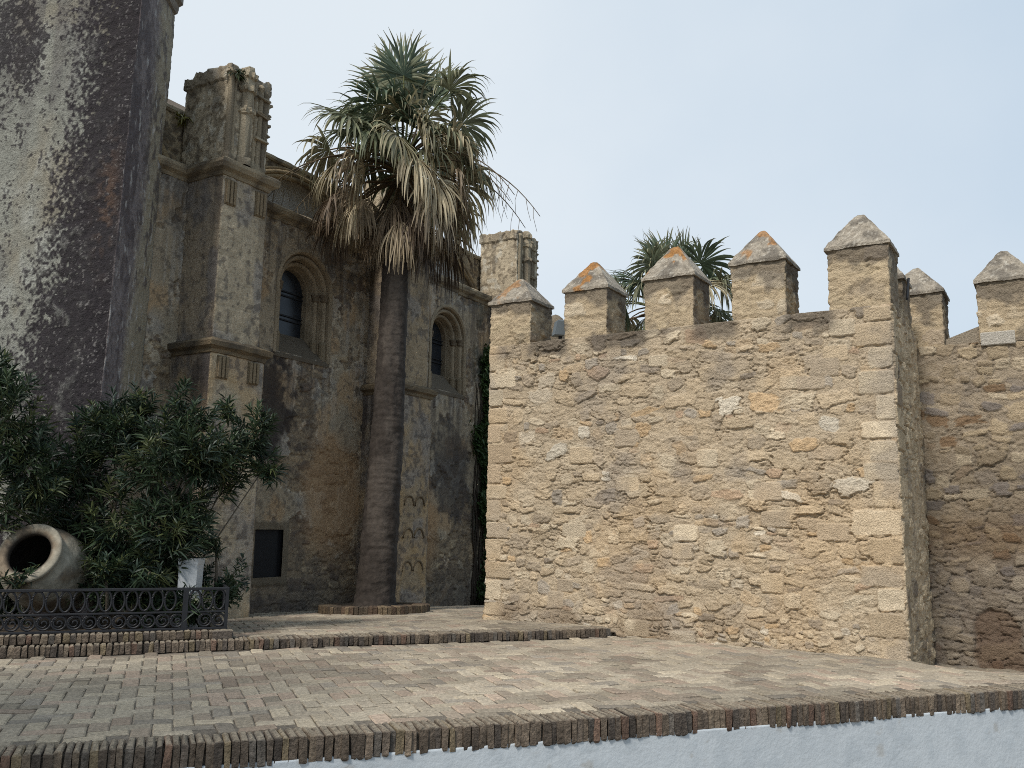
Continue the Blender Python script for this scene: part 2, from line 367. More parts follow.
def pavers(name, inside, zf, org, dx, x0, x1, y0, y1, seed, tone):
    rr = np.random.RandomState(seed); dy = np.array([-dx[1], dx[0]])
    Lb, Wb = .27, .135; jt = .006
    cs = []
    # herringbone laid square to the kerb
    n0 = int((x1-x0)/Wb)+4; n1 = int((y1-y0)/Wb)+4
    for i in range(-2, n0):
        for j in range(-2, n1):
            k = (i-j) % 4
            if k == 0: cs.append((x0+(i+1)*Wb, y0+(j+.5)*Wb, 0))
            elif k == 3: cs.append((x0+(i+.5)*Wb, y0+(j+1)*Wb, 1))
    cs = np.array(cs)
    px = org[0]+cs[:, 0]*dx[0]+cs[:, 1]*dy[0]; py = org[1]+cs[:, 0]*dx[1]+cs[:, 1]*dy[1]
    k = inside(px, py); cs = cs[k]; px = px[k]; py = py[k]; n = len(cs)
    a = np.where(cs[:, 2] == 0, Lb, Wb)/2-jt/2-rr.uniform(-.002, .004, n); b = np.where(cs[:, 2] == 0, Wb, Lb)/2-jt/2-rr.uniform(-.002, .004, n)
    sg = np.array([(-1, -1), (1, -1), (1, 1), (-1, 1)]); rot = rr.normal(0, .022, n)
    dz = rr.normal(0, .0028, n); tx = rr.normal(0, .03, n); ty = rr.normal(0, .03, n)
    V = np.zeros((n, 12, 3))
    for ring, (ins, zo) in enumerate(((0, -.04), (0, -.009), (.011, 0))):
        for q in range(4):
            lx = sg[q, 0]*(a-ins); ly = sg[q, 1]*(b-ins); lx2 = lx*np.cos(rot)-ly*np.sin(rot); ly2 = lx*np.sin(rot)+ly*np.cos(rot)
            wx = px+lx2*dx[0]+ly2*dy[0]; wy = py+lx2*dx[1]+ly2*dy[1]
            V[:, ring*4+q, 0] = wx; V[:, ring*4+q, 1] = wy
            V[:, ring*4+q, 2] = zf(wx, wy)+.006+zo+dz+(tx*lx+ty*ly if ring else 0)
    f = [(8, 9, 10, 11)]
    for r_ in (0, 4):
        for q in range(4): f.append((r_+q, r_+(q+1) % 4, r_+4+(q+1) % 4, r_+4+q))
    F = (np.arange(n)[:, None, None]*12+np.array(f)).reshape(-1, 4)
    pal = np.array([lin(152, 142, 124), lin(146, 136, 119), lin(158, 147, 127), lin(140, 128, 112), lin(150, 134, 117), lin(134, 126, 113)])
    c = pal[rr.choice(6, n, p=[.28, .24, .16, .14, .1, .08])]*(1+rr.uniform(-.11, .11, n))[:, None]
    w = fbm(px*.55+3, py*.9, 4, seed+1); w2 = fbm(px*1.7, py*1.7, 3, seed+2)
    c = c*(.42+.76*w+.5*w2)[:, None]*tone*np.array([1.12, 1.11, 1.115])
    grime = sm(w2, .56, .68)[:, None]*.45; c = c*(1-grime)+lin(84, 76, 66)*grime
    o = mesh_obj(name, V.reshape(-1, 3), F, M_PAVE, None, np.repeat(c, 12, 0), False); tag(o, kind='structure'); return o

# walls' plan (needed to clip the paving)
K = gp(909, 660)[:2]; DC = np.array([.85, -.527]); DC /= np.linalg.norm(DC); DB = np.array([-DC[1], DC[0]])   # along / behind the castle wall
NC = -DB
A0 = gp(290, 609, -.04)[:2]; DH = np.array([.507, .862]); DH /= np.linalg.norm(DH); NH = np.array([DH[1], -DH[0]])   # church wall
def castle_u(x, y): return (np.asarray(x)-K[0])*DC[0]+(np.asarray(y)-K[1])*DC[1]
def castle_b(x, y): return (np.asarray(x)-K[0])*DB[0]+(np.asarray(y)-K[1])*DB[1]
def out_castle(x, y):
    u = castle_u(x, y); b = castle_b(x, y); return ~((b > .05) & (u > -5.6) & (u < .0)) & ~((b > 2.08) & (u > -1))
def out_church(x, y): return ((np.asarray(x)-A0[0])*NH[0]+(np.asarray(y)-A0[1])*NH[1]) > -.05
pavers('paving', lambda x, y: (q_edge(x, y) > .30) & (q_step(x, y) < -.08) & out_castle(x, y), z_low, EL, ED, -7, 12, 0, 9, 5, 1.0)
pavers('upper_paving', lambda x, y: (q_step(x, y) > .30) & out_castle(x, y) & out_church(x, y) & (x > -6), z_up, SL, SD, -2, 9, 0, 13, 6, .95)

def kerb_bricks(mb, P0, d, L, zf, hgt, dep, wid, seed, nrm, over=0.):
    """row of bricks on edge: d along, nrm into the terrace"""
    rr = np.random.RandomState(seed); s = 0.
    d3 = np.array([d[0], d[1], 0]); n3 = np.array([nrm[0], nrm[1], 0])
    pal = [lin(112, 97, 80), lin(101, 88, 74), lin(122, 106, 86), lin(90, 80, 70), lin(118, 92, 74), lin(124, 108, 80), lin(106, 98, 88)]
    while s < L:
        w = wid*rr.uniform(.8, 1.18); c3 = np.array([P0[0], P0[1], 0])+d3*(s+w/2)
        z = float(zf(c3[0]+n3[0]*.1, c3[1]+n3[1]*.1)); hh = hgt*rr.uniform(.985, 1.012); j = rr.uniform(-.012, .010)+.006*math.sin(s*3.)
        c = grey(np.array(pal[rr.choice(7, p=[.26, .2, .16, .14, .07, .07, .1])]), .2)*rr.uniform(.72, 1.2)
        yaw = rr.normal(0, .025); d4 = d3*math.cos(yaw)+n3*math.sin(yaw); n4 = n3*math.cos(yaw)-d3*math.sin(yaw)
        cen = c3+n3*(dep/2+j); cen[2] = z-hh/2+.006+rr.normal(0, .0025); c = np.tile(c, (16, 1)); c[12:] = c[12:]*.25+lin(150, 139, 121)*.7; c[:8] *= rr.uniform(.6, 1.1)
        t = rr.normal(0, .02)
        k0 = mb.n
        mb.box(cen, d4*(w/2-.0035), n4*dep/2, np.array([d3[0]*t, d3[1]*t, 1])*hh/2, c, bev=.012)
        mb.V[-1] = mb.V[-1]+rr.normal(0, .0032, mb.V[-1].shape)
        s += w
# front coping of the terrace: part of the whitewashed retaining wall
rw_base = np.array([EL[0], EL[1], -1.])
rw = thing('retaining_wall', rw_base, 'low whitewashed retaining wall with a coping of brown upright bricks', 'wall')
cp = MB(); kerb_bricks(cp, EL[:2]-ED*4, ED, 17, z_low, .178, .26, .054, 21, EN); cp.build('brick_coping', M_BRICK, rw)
mo = MB()
O_ = EL[:2]-ED*4
p_ = [np.array([*(O_+EN*.03), -.19]), np.array([*(O_+ED*17+EN*.03), -.19]), np.array([*(O_+ED*17+EN*.27), -.19]), np.array([*(O_+EN*.27), -.19])]
q_ = [p+np.array([0, 0, .165]) for p in p_]
mo.add(p_+q_, [(4, 5, 6, 7), (0, 1, 5, 4), (3, 7, 6, 2)], lin(92, 84, 74)); mo.build('mortar_bed', M_BRICK, rw)
U, Z = np.meshgrid(np.linspace(0, 17, 700), np.linspace(-1.02, -.14, 60), indexing='ij')
nb = fbm(U*1.3, Z*1.3, 3, 31); nf = fbm(U*9, Z*9, 4, 33)
h = (nb-.5)*.03+(nf-.5)*.008
h = h*.5-.006
c = mixc(lin(188, 194, 197)*np.ones(U.shape+(3,)), lin(176, 183, 187), sm(nf, .45, .7)*.6); c = mixc(c, lin(150, 142, 128), sm(fbm(U*9, Z*9, 4, 37), .74, .8)*.4)
panel('wall_face', O_, ED, -EN, U, Z, h, c, M_WHITE, rw, thick=.2)
kb = MB(); Ls = np.linalg.norm(SR-SL)
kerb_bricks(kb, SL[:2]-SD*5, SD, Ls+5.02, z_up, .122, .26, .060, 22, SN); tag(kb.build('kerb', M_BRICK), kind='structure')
ms = MB(); O2 = SL[:2]-SD*5; e1 = Ls+5
p_ = [np.array([*(O2+SN*.04), -.05]), np.array([*(O2+SD*e1+SN*.04), -.05]), np.array([*(O2+SD*e1+SN*.26), -.05]), np.array([*(O2+SN*.26), -.05])]
q_ = [p+np.array([0, 0, .135]) for p in p_]
ms.add(p_+q_, [(4, 5, 6, 7), (0, 1, 5, 4), (3, 7, 6, 2)], lin(88, 80, 70)); tag(ms.build('kerb_mortar', M_BRICK), kind='structure')

# ------------------------------------------------------------------ castle wall
def cpt(u, b): return K+DC*u+DB*b
CZ = 4.06
cw_root = thing('castle_wall', (*cpt(-2.8, 0), 0.), 'sunlit sandy rubble-stone fortress wall with a row of pyramid-capped merlons', 'wall')
def castle_fn(i, U, Z):
    if i == 0:
        h, c = rubble(U, Z, 101, quoinL=.42, quoinR=.5, amp=.024, cover=.30, hmin=.09, hmax=.25, blocks=26)
        n = fbm(U*.9, Z*.9, 4, 55); c = c*(.86+.3*n)[..., None]
        c = mixc(c, lin(170, 138, 92), sm(n, .56, .68)*.28)                     # ochre patches
        g2 = fbm(U*1.4+9, Z*1.4, 4, 57); c = mixc(c, lin(128, 120, 110), sm(g2, .56, .7)*.4)
        top = sm(Z+.3*(fbm(U*3, Z*1, 3, 58)-.5), 3.75, 4.05)*sm(fbm(U*1.6, Z*0, 2, 59), .4, .6); c = mixc(c, lin(92, 82, 70), top*.6)
        bs = 1-sm(Z+.5*(fbm(U*2, Z*2, 3, 60)-.5), .05, .5)
        c = mixc(c, lin(128, 108, 82), bs*sm(fbm(U*2.3, Z*3, 3, 61), .42, .6)*.6); h = h+bs*.05; c = grey(c, .10)*np.array([1.19, 1.19, 1.22])
        for ua, ub in ((-4.94, -4.37), (-3.69, -3.14), (-2.41, -1.91), (-1.2, -.70)):     # black crust on the sills of the gaps
            m_ = sm(U-5.64, ua-.10, ua+.04)*(1-sm(U-5.64, ub-.02, ub+.12))*sm(Z+.22*(fbm(U*5, Z*4, 3, 68)-.5), 3.78, 3.90)
            c = mixc(c, lin(98, 90, 80)*(.7+.6*fbm(U*14, Z*14, 3, 69))[..., None], m_*.75)
        return h, c
    if i == 1:
        h, c = rubble(U, Z, 102, quoinL=.4, amp=.03, cols=[(lin(178, 160, 132), 3), (lin(162, 146, 120), 3), (lin(186, 168, 140), 2), (lin(130, 116, 98), 1)], mort=lin(172, 154, 128), gap=.6)
        st = fbm(U*6, Z*1.5, 4, 65); c = mixc(c, lin(104, 96, 88), sm(st, .58, .68)*.4); c = c*1.38; return h, c
    return np.zeros_like(U), np.broadcast_to(lin(150, 132, 104), U.shape+(3,))
foot = [cpt(-5.64, 0), cpt(0, 0), cpt(0, 2.5), cpt(-.9, 2.5), cpt(-.9, 1.0), cpt(-5.64, 1.0)]
prism('wall_body', foot, -.6, CZ, M_STONE, castle_fn, [.0095, .016, .25, .25, .25, .2], cw_root)
def orange(apexu, U, Z): pass
def merlon(root, u, b, w, dpt, z0, zcap, zap, seed, org=K, d=DC, bk=DB, lich=0.):
    P = lambda uu, bb: org+d*uu+bk*bb
    def fn(i, U, Z):
        h, c = rubble(U, Z, seed+i*7, hmin=.14, hmax=.28, amp=.018, cover=.6, quoinL=0, gap=.6, flake=.7,
                      cols=[(lin(186, 168, 138), 4), (lin(176, 158, 130), 4), (lin(162, 146, 124), 2), (lin(198, 182, 156), 2)], mort=lin(176, 158, 130)); c = c*1.1
        n = fbm(U*4+seed, Z*4, 4, seed+3); h = h*1.1
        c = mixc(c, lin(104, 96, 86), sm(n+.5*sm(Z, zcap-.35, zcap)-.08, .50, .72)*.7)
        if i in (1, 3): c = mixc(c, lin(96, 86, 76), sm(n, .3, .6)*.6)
        return h, c
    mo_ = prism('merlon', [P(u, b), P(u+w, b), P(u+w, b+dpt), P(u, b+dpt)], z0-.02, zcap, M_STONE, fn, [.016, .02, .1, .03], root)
    # cap: slab edge and a four-sided pyramid with a blunt top
    ov = .032; n = 34; cu, cb = u+w/2, b+dpt/2; hw, hd = w/2+ov, dpt/2+ov
    V = []; C = []
    zap = zap+.11; prof = [(1, zcap-.005), (1.0, zcap+.035)]+[(1-t*.9, zcap+.035+(zap-zcap-.035)*(t**.98)) for t in np.linspace(.05, 1, 22)]
    prof[-1] = (.07, zap)
    per = [(x, -1) for x in np.linspace(-1, 1, n, endpoint=False)]+[(1, y) for y in np.linspace(-1, 1, n, endpoint=False)]+[(-x, 1) for x in np.linspace(-1, 1, n, endpoint=False)]+[(-1, -y) for y in np.linspace(-1, 1, n, endpoint=False)]
    per = np.array(per); m_ = len(per)
    for k, (s_, z) in enumerate(prof):
        uu = cu+per[:, 0]*hw*s_; bb = cb+per[:, 1]*hd*s_
        jn = (fbm(uu*14+seed, z*14+bb*9, 3, seed)-.5)*.03
        xy = P(0, 0)[None]+uu[:, None]*d+bb[:, None]*bk
        jx = (fbm(bb*16, uu*16+z*12, 3, seed+4)-.5)*.022
        V.append(np.column_stack([xy[:, 0]+jx, xy[:, 1]+jx, np.full(m_, z)+jn]))
        a = fbm(uu*5+seed, bb*5+z*5, 4, seed+1); f = fbm(uu*19, bb*17+z*23, 3, seed+2)
        g_ = fbm(uu*46, bb*40+z*52, 2, seed+6); c = lin(164, 154, 138)*(.35+.6*f+.6*g_)[:, None]; c = mixc(c, lin(98, 92, 84), sm(a, .48, .64)*.65); c = mixc(c, lin(196, 190, 176), sm(g_*.7+f*.3, .62, .74)*.6)
        if lich > 0:
            t = (z-zcap)/(zap-zcap); wgt = sm(fbm(uu*7+seed*3, bb*6+z*4, 3, seed+8)+.26*sm(t, .2, .95)-.30*np.abs((uu-cu)/hw+.12), .565, .65)*(per[:, 1] < .2)*lich
            c = mixc(c, lin(172, 118, 54)*(.5+.9*g_)[:, None], wgt*.8)
        C.append(c)
    F = []; idx = np.arange(m_); i2 = np.roll(idx, -1)
    for k in range(len(prof)-1): F.append(np.stack([k*m_+idx, k*m_+i2, (k+1)*m_+i2, (k+1)*m_+idx], -1))
    F.append(tuple((len(prof)-1)*m_+i for i in range(m_))); F.append(tuple(range(m_-1, -1, -1)))
    cap_ = mesh_obj('cap', np.concatenate(V), F, M_STONE, mo_, np.concatenate(C), False)
    return mo_
for k, (u, w, zc, za, li) in enumerate([(-5.64, .70, 4.70, 5.03, .7), (-4.37, .67, 4.74, 5.12, 1), (-3.13, .70, 4.75, 5.16, 1), (-1.91, .69, 4.79, 5.18, .8), (-.70, .70, 4.81, 5.2, 0)]):
    merlon(cw_root, u, .01, w, .62, CZ, zc, za, 200+k*31, lich=li)
merlon(cw_root, -.5, 1.02, .5, .58, CZ, 4.62, 4.92, 391)
I0 = cpt(0, 2.03)
rwall = thing('curtain_wall', (*I0, -.3), 'shaded rubble wall running off to the right behind the fortress corner', 'wall')
def rw_fn(i, U, Z):
    if i == 0:
        h, c = rubble(U, Z, 141, amp=.026, cover=.25, cols=[(lin(176, 158, 130), 4), (lin(162, 145, 120), 4), (lin(188, 172, 146), 2.5), (lin(140, 116, 90), 1.5), (lin(134, 124, 114), 1.2)], mort=lin(158, 143, 122))
        n = fbm(U*1.1, Z*1.5, 4, 145)
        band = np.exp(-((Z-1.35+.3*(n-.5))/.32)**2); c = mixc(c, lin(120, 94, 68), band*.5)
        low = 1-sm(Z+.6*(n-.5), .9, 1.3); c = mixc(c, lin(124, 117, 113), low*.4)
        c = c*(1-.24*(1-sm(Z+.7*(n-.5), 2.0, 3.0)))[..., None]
        # blocked doorway: rusty brown infill under a rounded head
        dx = (U-.87)/.29; dzz = Z-.22; inn = np.where(dzz > 0, np.sqrt(dx**2+(dzz/.26)**2), np.abs(dx)); f = 1-sm(inn+.3*(fbm(U*7, Z*7, 3, 149)-.5), .8, 1.05)
        c = mixc(c, c*.25+lin(100, 72, 50)*.6, f*.75); h = h-f*.03
        return h, c
    return np.zeros_like(U), np.broadcast_to(lin(140, 122, 98), U.shape+(3,))
Pi = lambda u, b: I0+DC*u+DB*b
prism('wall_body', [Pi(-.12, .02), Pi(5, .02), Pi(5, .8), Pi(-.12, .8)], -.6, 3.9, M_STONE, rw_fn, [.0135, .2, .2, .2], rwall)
merlon(rwall, -.34, .015, .69, .6, 3.9, 4.64, 4.98, 431, org=I0)
merlon(rwall, .77, .015, .66, .6, 3.9, 4.70, 5.07, 451, org=I0)
merlon(rwall, 2.1, .015, .66, .6, 3.9, 4.72, 5.08, 471, org=I0)
# rising coping between the two merlons
ck = MB(); a_, b_ = Pi(.30, .35), Pi(.82, .35)
n3 = np.array([DB[0], DB[1], 0])*.3
ck.add([np.array([*a_, 3.85])-n3, np.array([*b_, 3.85])-n3, np.array([*b_, 4.14])-n3, np.array([*a_, 3.96])-n3, np.array([*a_, 3.85])+n3, np.array([*b_, 3.85])+n3, np.array([*b_, 4.14])+n3, np.array([*a_, 3.96])+n3],
       [(0, 1, 2, 3), (3, 2, 6, 7), (5, 4, 7, 6), (0, 3, 7, 4), (1, 5, 6, 2)], lin(150, 138, 120)); ck.build('coping', M_STONE, rwall)
# white dressed block set in the right-hand wall
wbk = MB(); p = Pi(.98, .02); wbk.box(np.array([p[0], p[1], 3.93]), np.array([*DC, 0])*.2, np.array([*DB, 0])*.035, (0, 0, .09), lin(186, 179, 166), .012); wbk.build('stone_block', M_STONE, rwall)

# iron bracket on the return merlon
bk = MB(); p = cpt(.04, .98)
for k in range(3): bk.box(np.array([p[0]+.03+k*.02, p[1]+k*.05, 4.48]), (.012, 0, 0), (0, .012, 0), (0.03, 0.03, .14))
bk.build('iron_bracket', M_IRON, cw_root)

# rounded pillar and the floodlight seen through the first gap
rp = at(555, 320, 15.2)
pm = MB(); pm.lathe((rp[0], rp[1], 0), [(.20, -.4), (.19, 2), (.18, 4.6), (.17, 4.84), (.135, 4.95), (.07, 5.0), (.001, 5.02)], 20, col=lin(128, 116, 98))
for i in range(len(pm.V)): pm.V[i] = pm.V[i]+NR.normal(0, .006, pm.V[i].shape)
o = pm.build('stone_pillar', M_STONE, None, True, base=(rp[0], rp[1], 0)); tag(o, 'round-topped grey stone pillar behind the first gap between merlons', 'pillar')
fp = cpt(-4.66, .35); fl = thing('floodlight', (*fp, CZ), 'small grey box floodlight on a short stem in the leftmost gap of the merlons', 'lamp')
fm = MB(); fm.box((fp[0]+.02, fp[1], CZ+.25), (.075, .02, 0), (-.02, .07, 0), (.025, 0, .12), bev=.015); fm.build('housing', M_GREY, fl)
f2 = MB(); f2.tube([(fp[0]+.03, fp[1], CZ-.03), (fp[0]+.03, fp[1], CZ+.14)], .028, 8); f2.build('stem', M_DARK, fl)

# ------------------------------------------------------------------ church
church = thing('church', (*A0, 0.), 'weathered stone church side with stepped buttresses and round-arched windows', 'church')
H3 = np.array([DH[0], DH[1], 0]); N3 = np.array([NH[0], NH[1], 0])
def hp(u, n, z): return np.array([*(A0+DH*u+NH*n), z])
WIN = [(-.05, 'a'), (4.44, 'b')]; SPR = 5.5; RO = .68; RI = .40; ZB = 4.25; CORN = 6.55; TOPZ = 7.72
U, Z = np.meshgrid(np.linspace(-4.2, 7.4, 640), np.linspace(-.8, CORN, 400), indexing='ij')
def arch_d(u, z, cu, spr=SPR): # distance from the axis of the arch
    return np.where(z > spr, np.sqrt((u-cu)**2+(z-spr)**2), np.abs(u-cu))
def church_paint(U, Z):
    n1 = fbm(U*1.2, Z*1.2, 5, 301); n2 = fbm(U*3.5, Z*3.5, 5, 303); n3 = fbm(U*11, Z*11, 4, 305); n4 = fbm(U*26, Z*26, 2, 307)
    hr, cr = rubble(U, Z, 311, hmin=.14, hmax=.3, amp=.03, cover=.35, cols=[(lin(136, 118, 92), 3), (lin(116, 100, 80), 3), (lin(98, 84, 70), 3), (lin(150, 132, 104), 1)], mort=lin(124, 108, 86))
    pl = lin(140, 126, 104)*(.72+.5*n2)[..., None]                      # plaster skin
    pl = mixc(pl, lin(130, 126, 120), sm(n1, .48, .62)*.55); pl = mixc(pl, lin(150, 118, 78), sm(fbm(U*1.7+5, Z*1.3, 4, 313), .54, .68)*.5)
    lost = sm(n2*.55+n1*.45+.14*(1-sm(Z, .4, 1.9))-.03, .50, .53)      # where the skin has fallen
    edge = np.exp(-((n2*.55+n1*.45+.14*(1-sm(Z, .4, 1.9))-.03-.5)/.012)**2)
    c = mixc(pl, cr*.92, lost); h = .022*(1-lost)+hr*lost*.9+(n3-.5)*.018+(n4-.5)*.008
    c = mixc(c, lin(178, 166, 144), edge*.35)
    # runoff under the cornice and under the window sills
    stk = sm(fbm(U*9, Z*.45, 4, 331)*.7+fbm(U*23, Z*.8, 3, 333)*.3, .47, .60)
    run = sm(Z, 4.6, 6.4)*(.55+.45*sm(fbm(U*.8, Z*0, 2, 335), .4, .6))
    for cu in (-.05, 4.44): run = np.maximum(run, .9*(1-sm(np.abs(U-cu), .45, .85))*sm(Z, 2.3, 4.1)*(1-sm(Z, 4.25, 4.35)))
    c = mixc(c, lin(64, 57, 52), stk*run*.7)
    pale = sm(fbm(U*7+3, Z*.6, 4, 337), .60, .68)*sm(Z, 2.0, 5.0); c = mixc(c, lin(150, 144, 134), pale*.35)
    # lichen speckle
    sp = sm(n3*.6+n4*.4+.2*(n1-.5), .53, .60); c = mixc(c, lin(66, 60, 55), sp*.5)
    # black growth below the window of bay one, over the bush
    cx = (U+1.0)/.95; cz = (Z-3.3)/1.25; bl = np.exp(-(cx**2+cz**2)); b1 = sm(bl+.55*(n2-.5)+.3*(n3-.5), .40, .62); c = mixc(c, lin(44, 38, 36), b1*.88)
    org = np.exp(-(((U+1.35)/.4)**2+((Z-3.55)/.75)**2)); c = mixc(c, lin(112, 78, 38), sm(org+.6*(n3-.5), .5, .75)*.8)
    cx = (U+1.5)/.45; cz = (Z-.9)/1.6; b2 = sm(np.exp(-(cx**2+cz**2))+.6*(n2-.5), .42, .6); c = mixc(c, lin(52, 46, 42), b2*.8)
    # warm ochre area under bay one, damp foot
    oc = np.exp(-(((U-.9)/.9)**2+((Z-1.9)/1.4)**2)); c = mixc(c, lin(146, 114, 78), sm(oc+.35*(n2-.5), .30, .75)*.65); oc2 = np.exp(-(((U-3.6)/.8)**2+((Z-1.3)/1.3)**2)); c = mixc(c, lin(140, 108, 72), sm(oc2+.35*(n2-.5), .32, .75)*.55)
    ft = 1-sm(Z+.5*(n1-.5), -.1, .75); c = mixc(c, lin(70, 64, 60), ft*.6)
    # dark lichen mass in bay two
    dk = np.exp(-(((U-4.7)/1.0)**2+((Z-2.6)/1.35)**2)); c = mixc(c, lin(56, 52, 50), sm(dk+.6*(n2-.5)+.3*(n3-.5), .42, .7)*.75)
    dk = sm(U+.5*(n1-.5), 5.35, 5.8)*sm(fbm(U*3, Z*1.4, 4, 321), .34, .55); c = mixc(c, lin(52, 56, 46), dk*.85)
    up = sm(Z+.5*(n1-.5), 5.2, 6.5); c = mixc(c, lin(96, 90, 82), up*.35*sm(n3, .4, .6))
    return h, c
h, c = church_paint(U, Z); c = grey(c, .10)*1.58
Uc = (U[:-1, :-1]+U[1:, 1:])/2; Zc = (Z[:-1, :-1]+Z[1:, 1:])/2
keep = np.ones(Uc.shape, bool)
for cu, _ in WIN: keep &= ~((arch_d(Uc, Zc, cu) < RO-.03) & (Zc > ZB+.04))
NIU, NIZ = (-.92, -.27), (.50, 1.28)
nic = (Uc > NIU[0]) & (Uc < NIU[1]) & (Zc > NIZ[0]) & (Zc < NIZ[1]); keep &= ~nic
fr = (1-sm(np.maximum(np.abs(U-(NIU[0]+NIU[1])/2)-.33, np.abs(Z-(NIZ[0]+NIZ[1])/2)-.39)+.05*(fbm(U*8, Z*8, 3, 5)-.5), .10, .16))
c = mixc(c, lin(112, 101, 84)*(.8+.4*fbm(U*9, Z*9, 3, 6))[..., None], fr*.9); h = h*(1-fr)+fr*.03
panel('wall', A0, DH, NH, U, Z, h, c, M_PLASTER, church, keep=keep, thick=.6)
# dark board in its stone surround
nb_ = MB(); nb_.box(hp((NIU[0]+NIU[1])/2, -.05, (NIZ[0]+NIZ[1])/2), H3*.36, N3*.02, (0, 0, .42)); nb_.build('dark_panel', M_DARK, church)
# back of the building so that no light leaks through
bb = MB(); bb.box(hp(1.6, -3.7, 3.2), H3*5.8, N3*3.05, (0, 0, 3.9), lin(120, 108, 90)); bb.build('nave', M_PLASTER, church)

def window(cu):
    # stepped and rolled splay swept along jamb - arch - jamb
    prof = [(RO+.03, -.02), (RO+.03, .035), (RO-.02, .05), (RO-.05, .02), (RO-.06, -.12)]
    def roll(cx, cy, r, k=7): return [(cx-r*math.cos(t)*-1, cy+r*math.sin(t)) for t in np.linspace(0, PI, k)]
    prof += [(RO-.062, -.12)]+[(RO-.105+.045*math.cos(t), -.07+.055*math.sin(t)) for t in np.linspace(.2, PI-.2, 7)]
    prof += [(RO-.155, -.15), (RO-.16, -.24)]
    prof += [(RO-.205+.042*math.cos(t), -.19+.05*math.sin(t)) for t in np.linspace(.2, PI-.2, 7)]
    prof += [(RO-.255, -.27), (RO-.262, -.31), (RI+.012, -.315), (RI, -.33), (RI, -.50)]
    path = [(1, 0, -(SPR-ZB)*(1-t)) for t in np.linspace(0, 1, 9)]+[(math.cos(a), math.sin(a), 0) for a in np.linspace(0, PI, 25)[1:-1]]+[(-1, 0, -(SPR-ZB)*t) for t in np.linspace(0, 1, 9)]
    V = []; C = []
    for (ca, sa, dz) in path:
        for k, (r, n) in enumerate(prof):
            u = cu+ca*r; z = SPR+sa*r+dz
            if dz < 0 and r > RI: z = max(z, ZB-.0+max(0, -n)*1.0)
            w = fbm(np.array(u*9.), np.array(z*9+n*9), 4, 401)
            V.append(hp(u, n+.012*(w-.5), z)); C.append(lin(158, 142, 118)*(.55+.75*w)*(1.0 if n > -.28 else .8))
    m_ = len(prof); F = []
    for i in range(len(path)-1):
        for k in range(m_-1): F.append((i*m_+k, i*m_+k+1, (i+1)*m_+k+1, (i+1)*m_+k))
    w = mesh_obj('window', V, F, M_PLASTER, church, np.array(C), False)
    s = MB()      # sloping sill
    L_ = RO-.0
    s.add([hp(cu-L_, .035, ZB-.06), hp(cu+L_, .035, ZB-.06), hp(cu+L_, .035, ZB), hp(cu-L_, .035, ZB), hp(cu+L_, -.36, 4.70), hp(cu-L_, -.36, 4.70), hp(cu+L_, -.55, 4.70), hp(cu-L_, -.55, 4.70)],
          [(0, 1, 2, 3), (3, 2, 4, 5), (5, 4, 6, 7)], lin(104, 94, 80)); s.build('sill', M_PLASTER, w)
    gl = MB(); an = np.linspace(0, PI, 20)
    pts = [hp(cu-RI-.03, -.44, 4.6), hp(cu+RI+.03, -.44, 4.6)]+[hp(cu+(RI+.03)*math.cos(a), -.44, SPR+(RI+.03)*math.sin(a)) for a in an]
    pb = [p-N3*.02 for p in pts]; m2 = len(pts)
    gl.add(pts+pb, [tuple(range(m2)), tuple(range(2*m2-1, m2-1, -1))]+[(i, (i+1) % m2, m2+(i+1) % m2, m2+i) for i in range(m2)]); gl.build('pane', M_GLASS, w)
    for z in (4.98, 5.06, 5.42, 5.50):
        b = MB(); b.box(hp(cu, -.42, z), H3*(RI+.02), N3*.012, (0, 0, .012)); b.build('bar', M_IRON, w)
    for r, n in ((RO-.105, -.06), (RO-.205, -.18)):
        for z0_ in (SPR-.10, ):
            for sd in (-1, 1): cpm = MB(); cpm.lathe(hp(cu+sd*r, n, z0_), [(.05, -.02), (.07, 0), (.066, .05), (.08, .09), (.082, .12), (.05, .125)], 10, col=lin(112, 98, 80)); cpm.build('capital', M_PLASTER, w)
    for r, n in ((RO-.105, -.06), (RO-.205, -.18)):
        for sd in (-1, 1): cpm = MB(); cpm.lathe(hp(cu+sd*r, n, ZB+.30-n*.2), [(.066, -.3), (.066, 0), (.074, .03), (.06, .07), (.05, .09)], 10, col=lin(132, 118, 96)); cpm.build('base', M_PLASTER, w)
    return w
for cu, _ in WIN: window(cu)

def strip(mb, path, prof, col, closed=False):
    """moulding: plan path of xy points, profile (out, z); mitred"""
    path = [np.array(p[:2], float) for p in path]; n = len(path); V = []
    for i, p in enumerate(path):
        d1 = (path[i]-path[i-1]) if i > 0 else path[1]-path[0]; d2 = (path[i+1]-path[i]) if i < n-1 else d1
        d1 = d1/np.linalg.norm(d1); d2 = d2/np.linalg.norm(d2); n1 = np.array([d1[1], -d1[0]]); n2 = np.array([d2[1], -d2[0]])
        mt = (n1+n2)/(1+n1@n2+1e-6)
        for o, z in prof: V.append(np.array([*(p+mt*o), z]))
    m_ = len(prof); F = []
    for i in range(n-1):
        for k in range(m_-1): F.append((i*m_+k, (i+1)*m_+k, (i+1)*m_+k+1, i*m_+k+1))
    F.append(tuple(range(m_-1, -1, -1))); F.append(tuple((n-1)*m_+k for k in range(m_)))
    V = np.array(V); mb.add(V, F, col)
def fine(path, st=.12):
    o = []
    for a, b in zip(path[:-1], path[1:]):
        k = max(1, int(np.linalg.norm(np.array(b)-np.array(a))/st)); o += [np.array(a)+(np.array(b)-np.array(a))*i/k for i in range(k)]
    return o+[np.array(path[-1])]
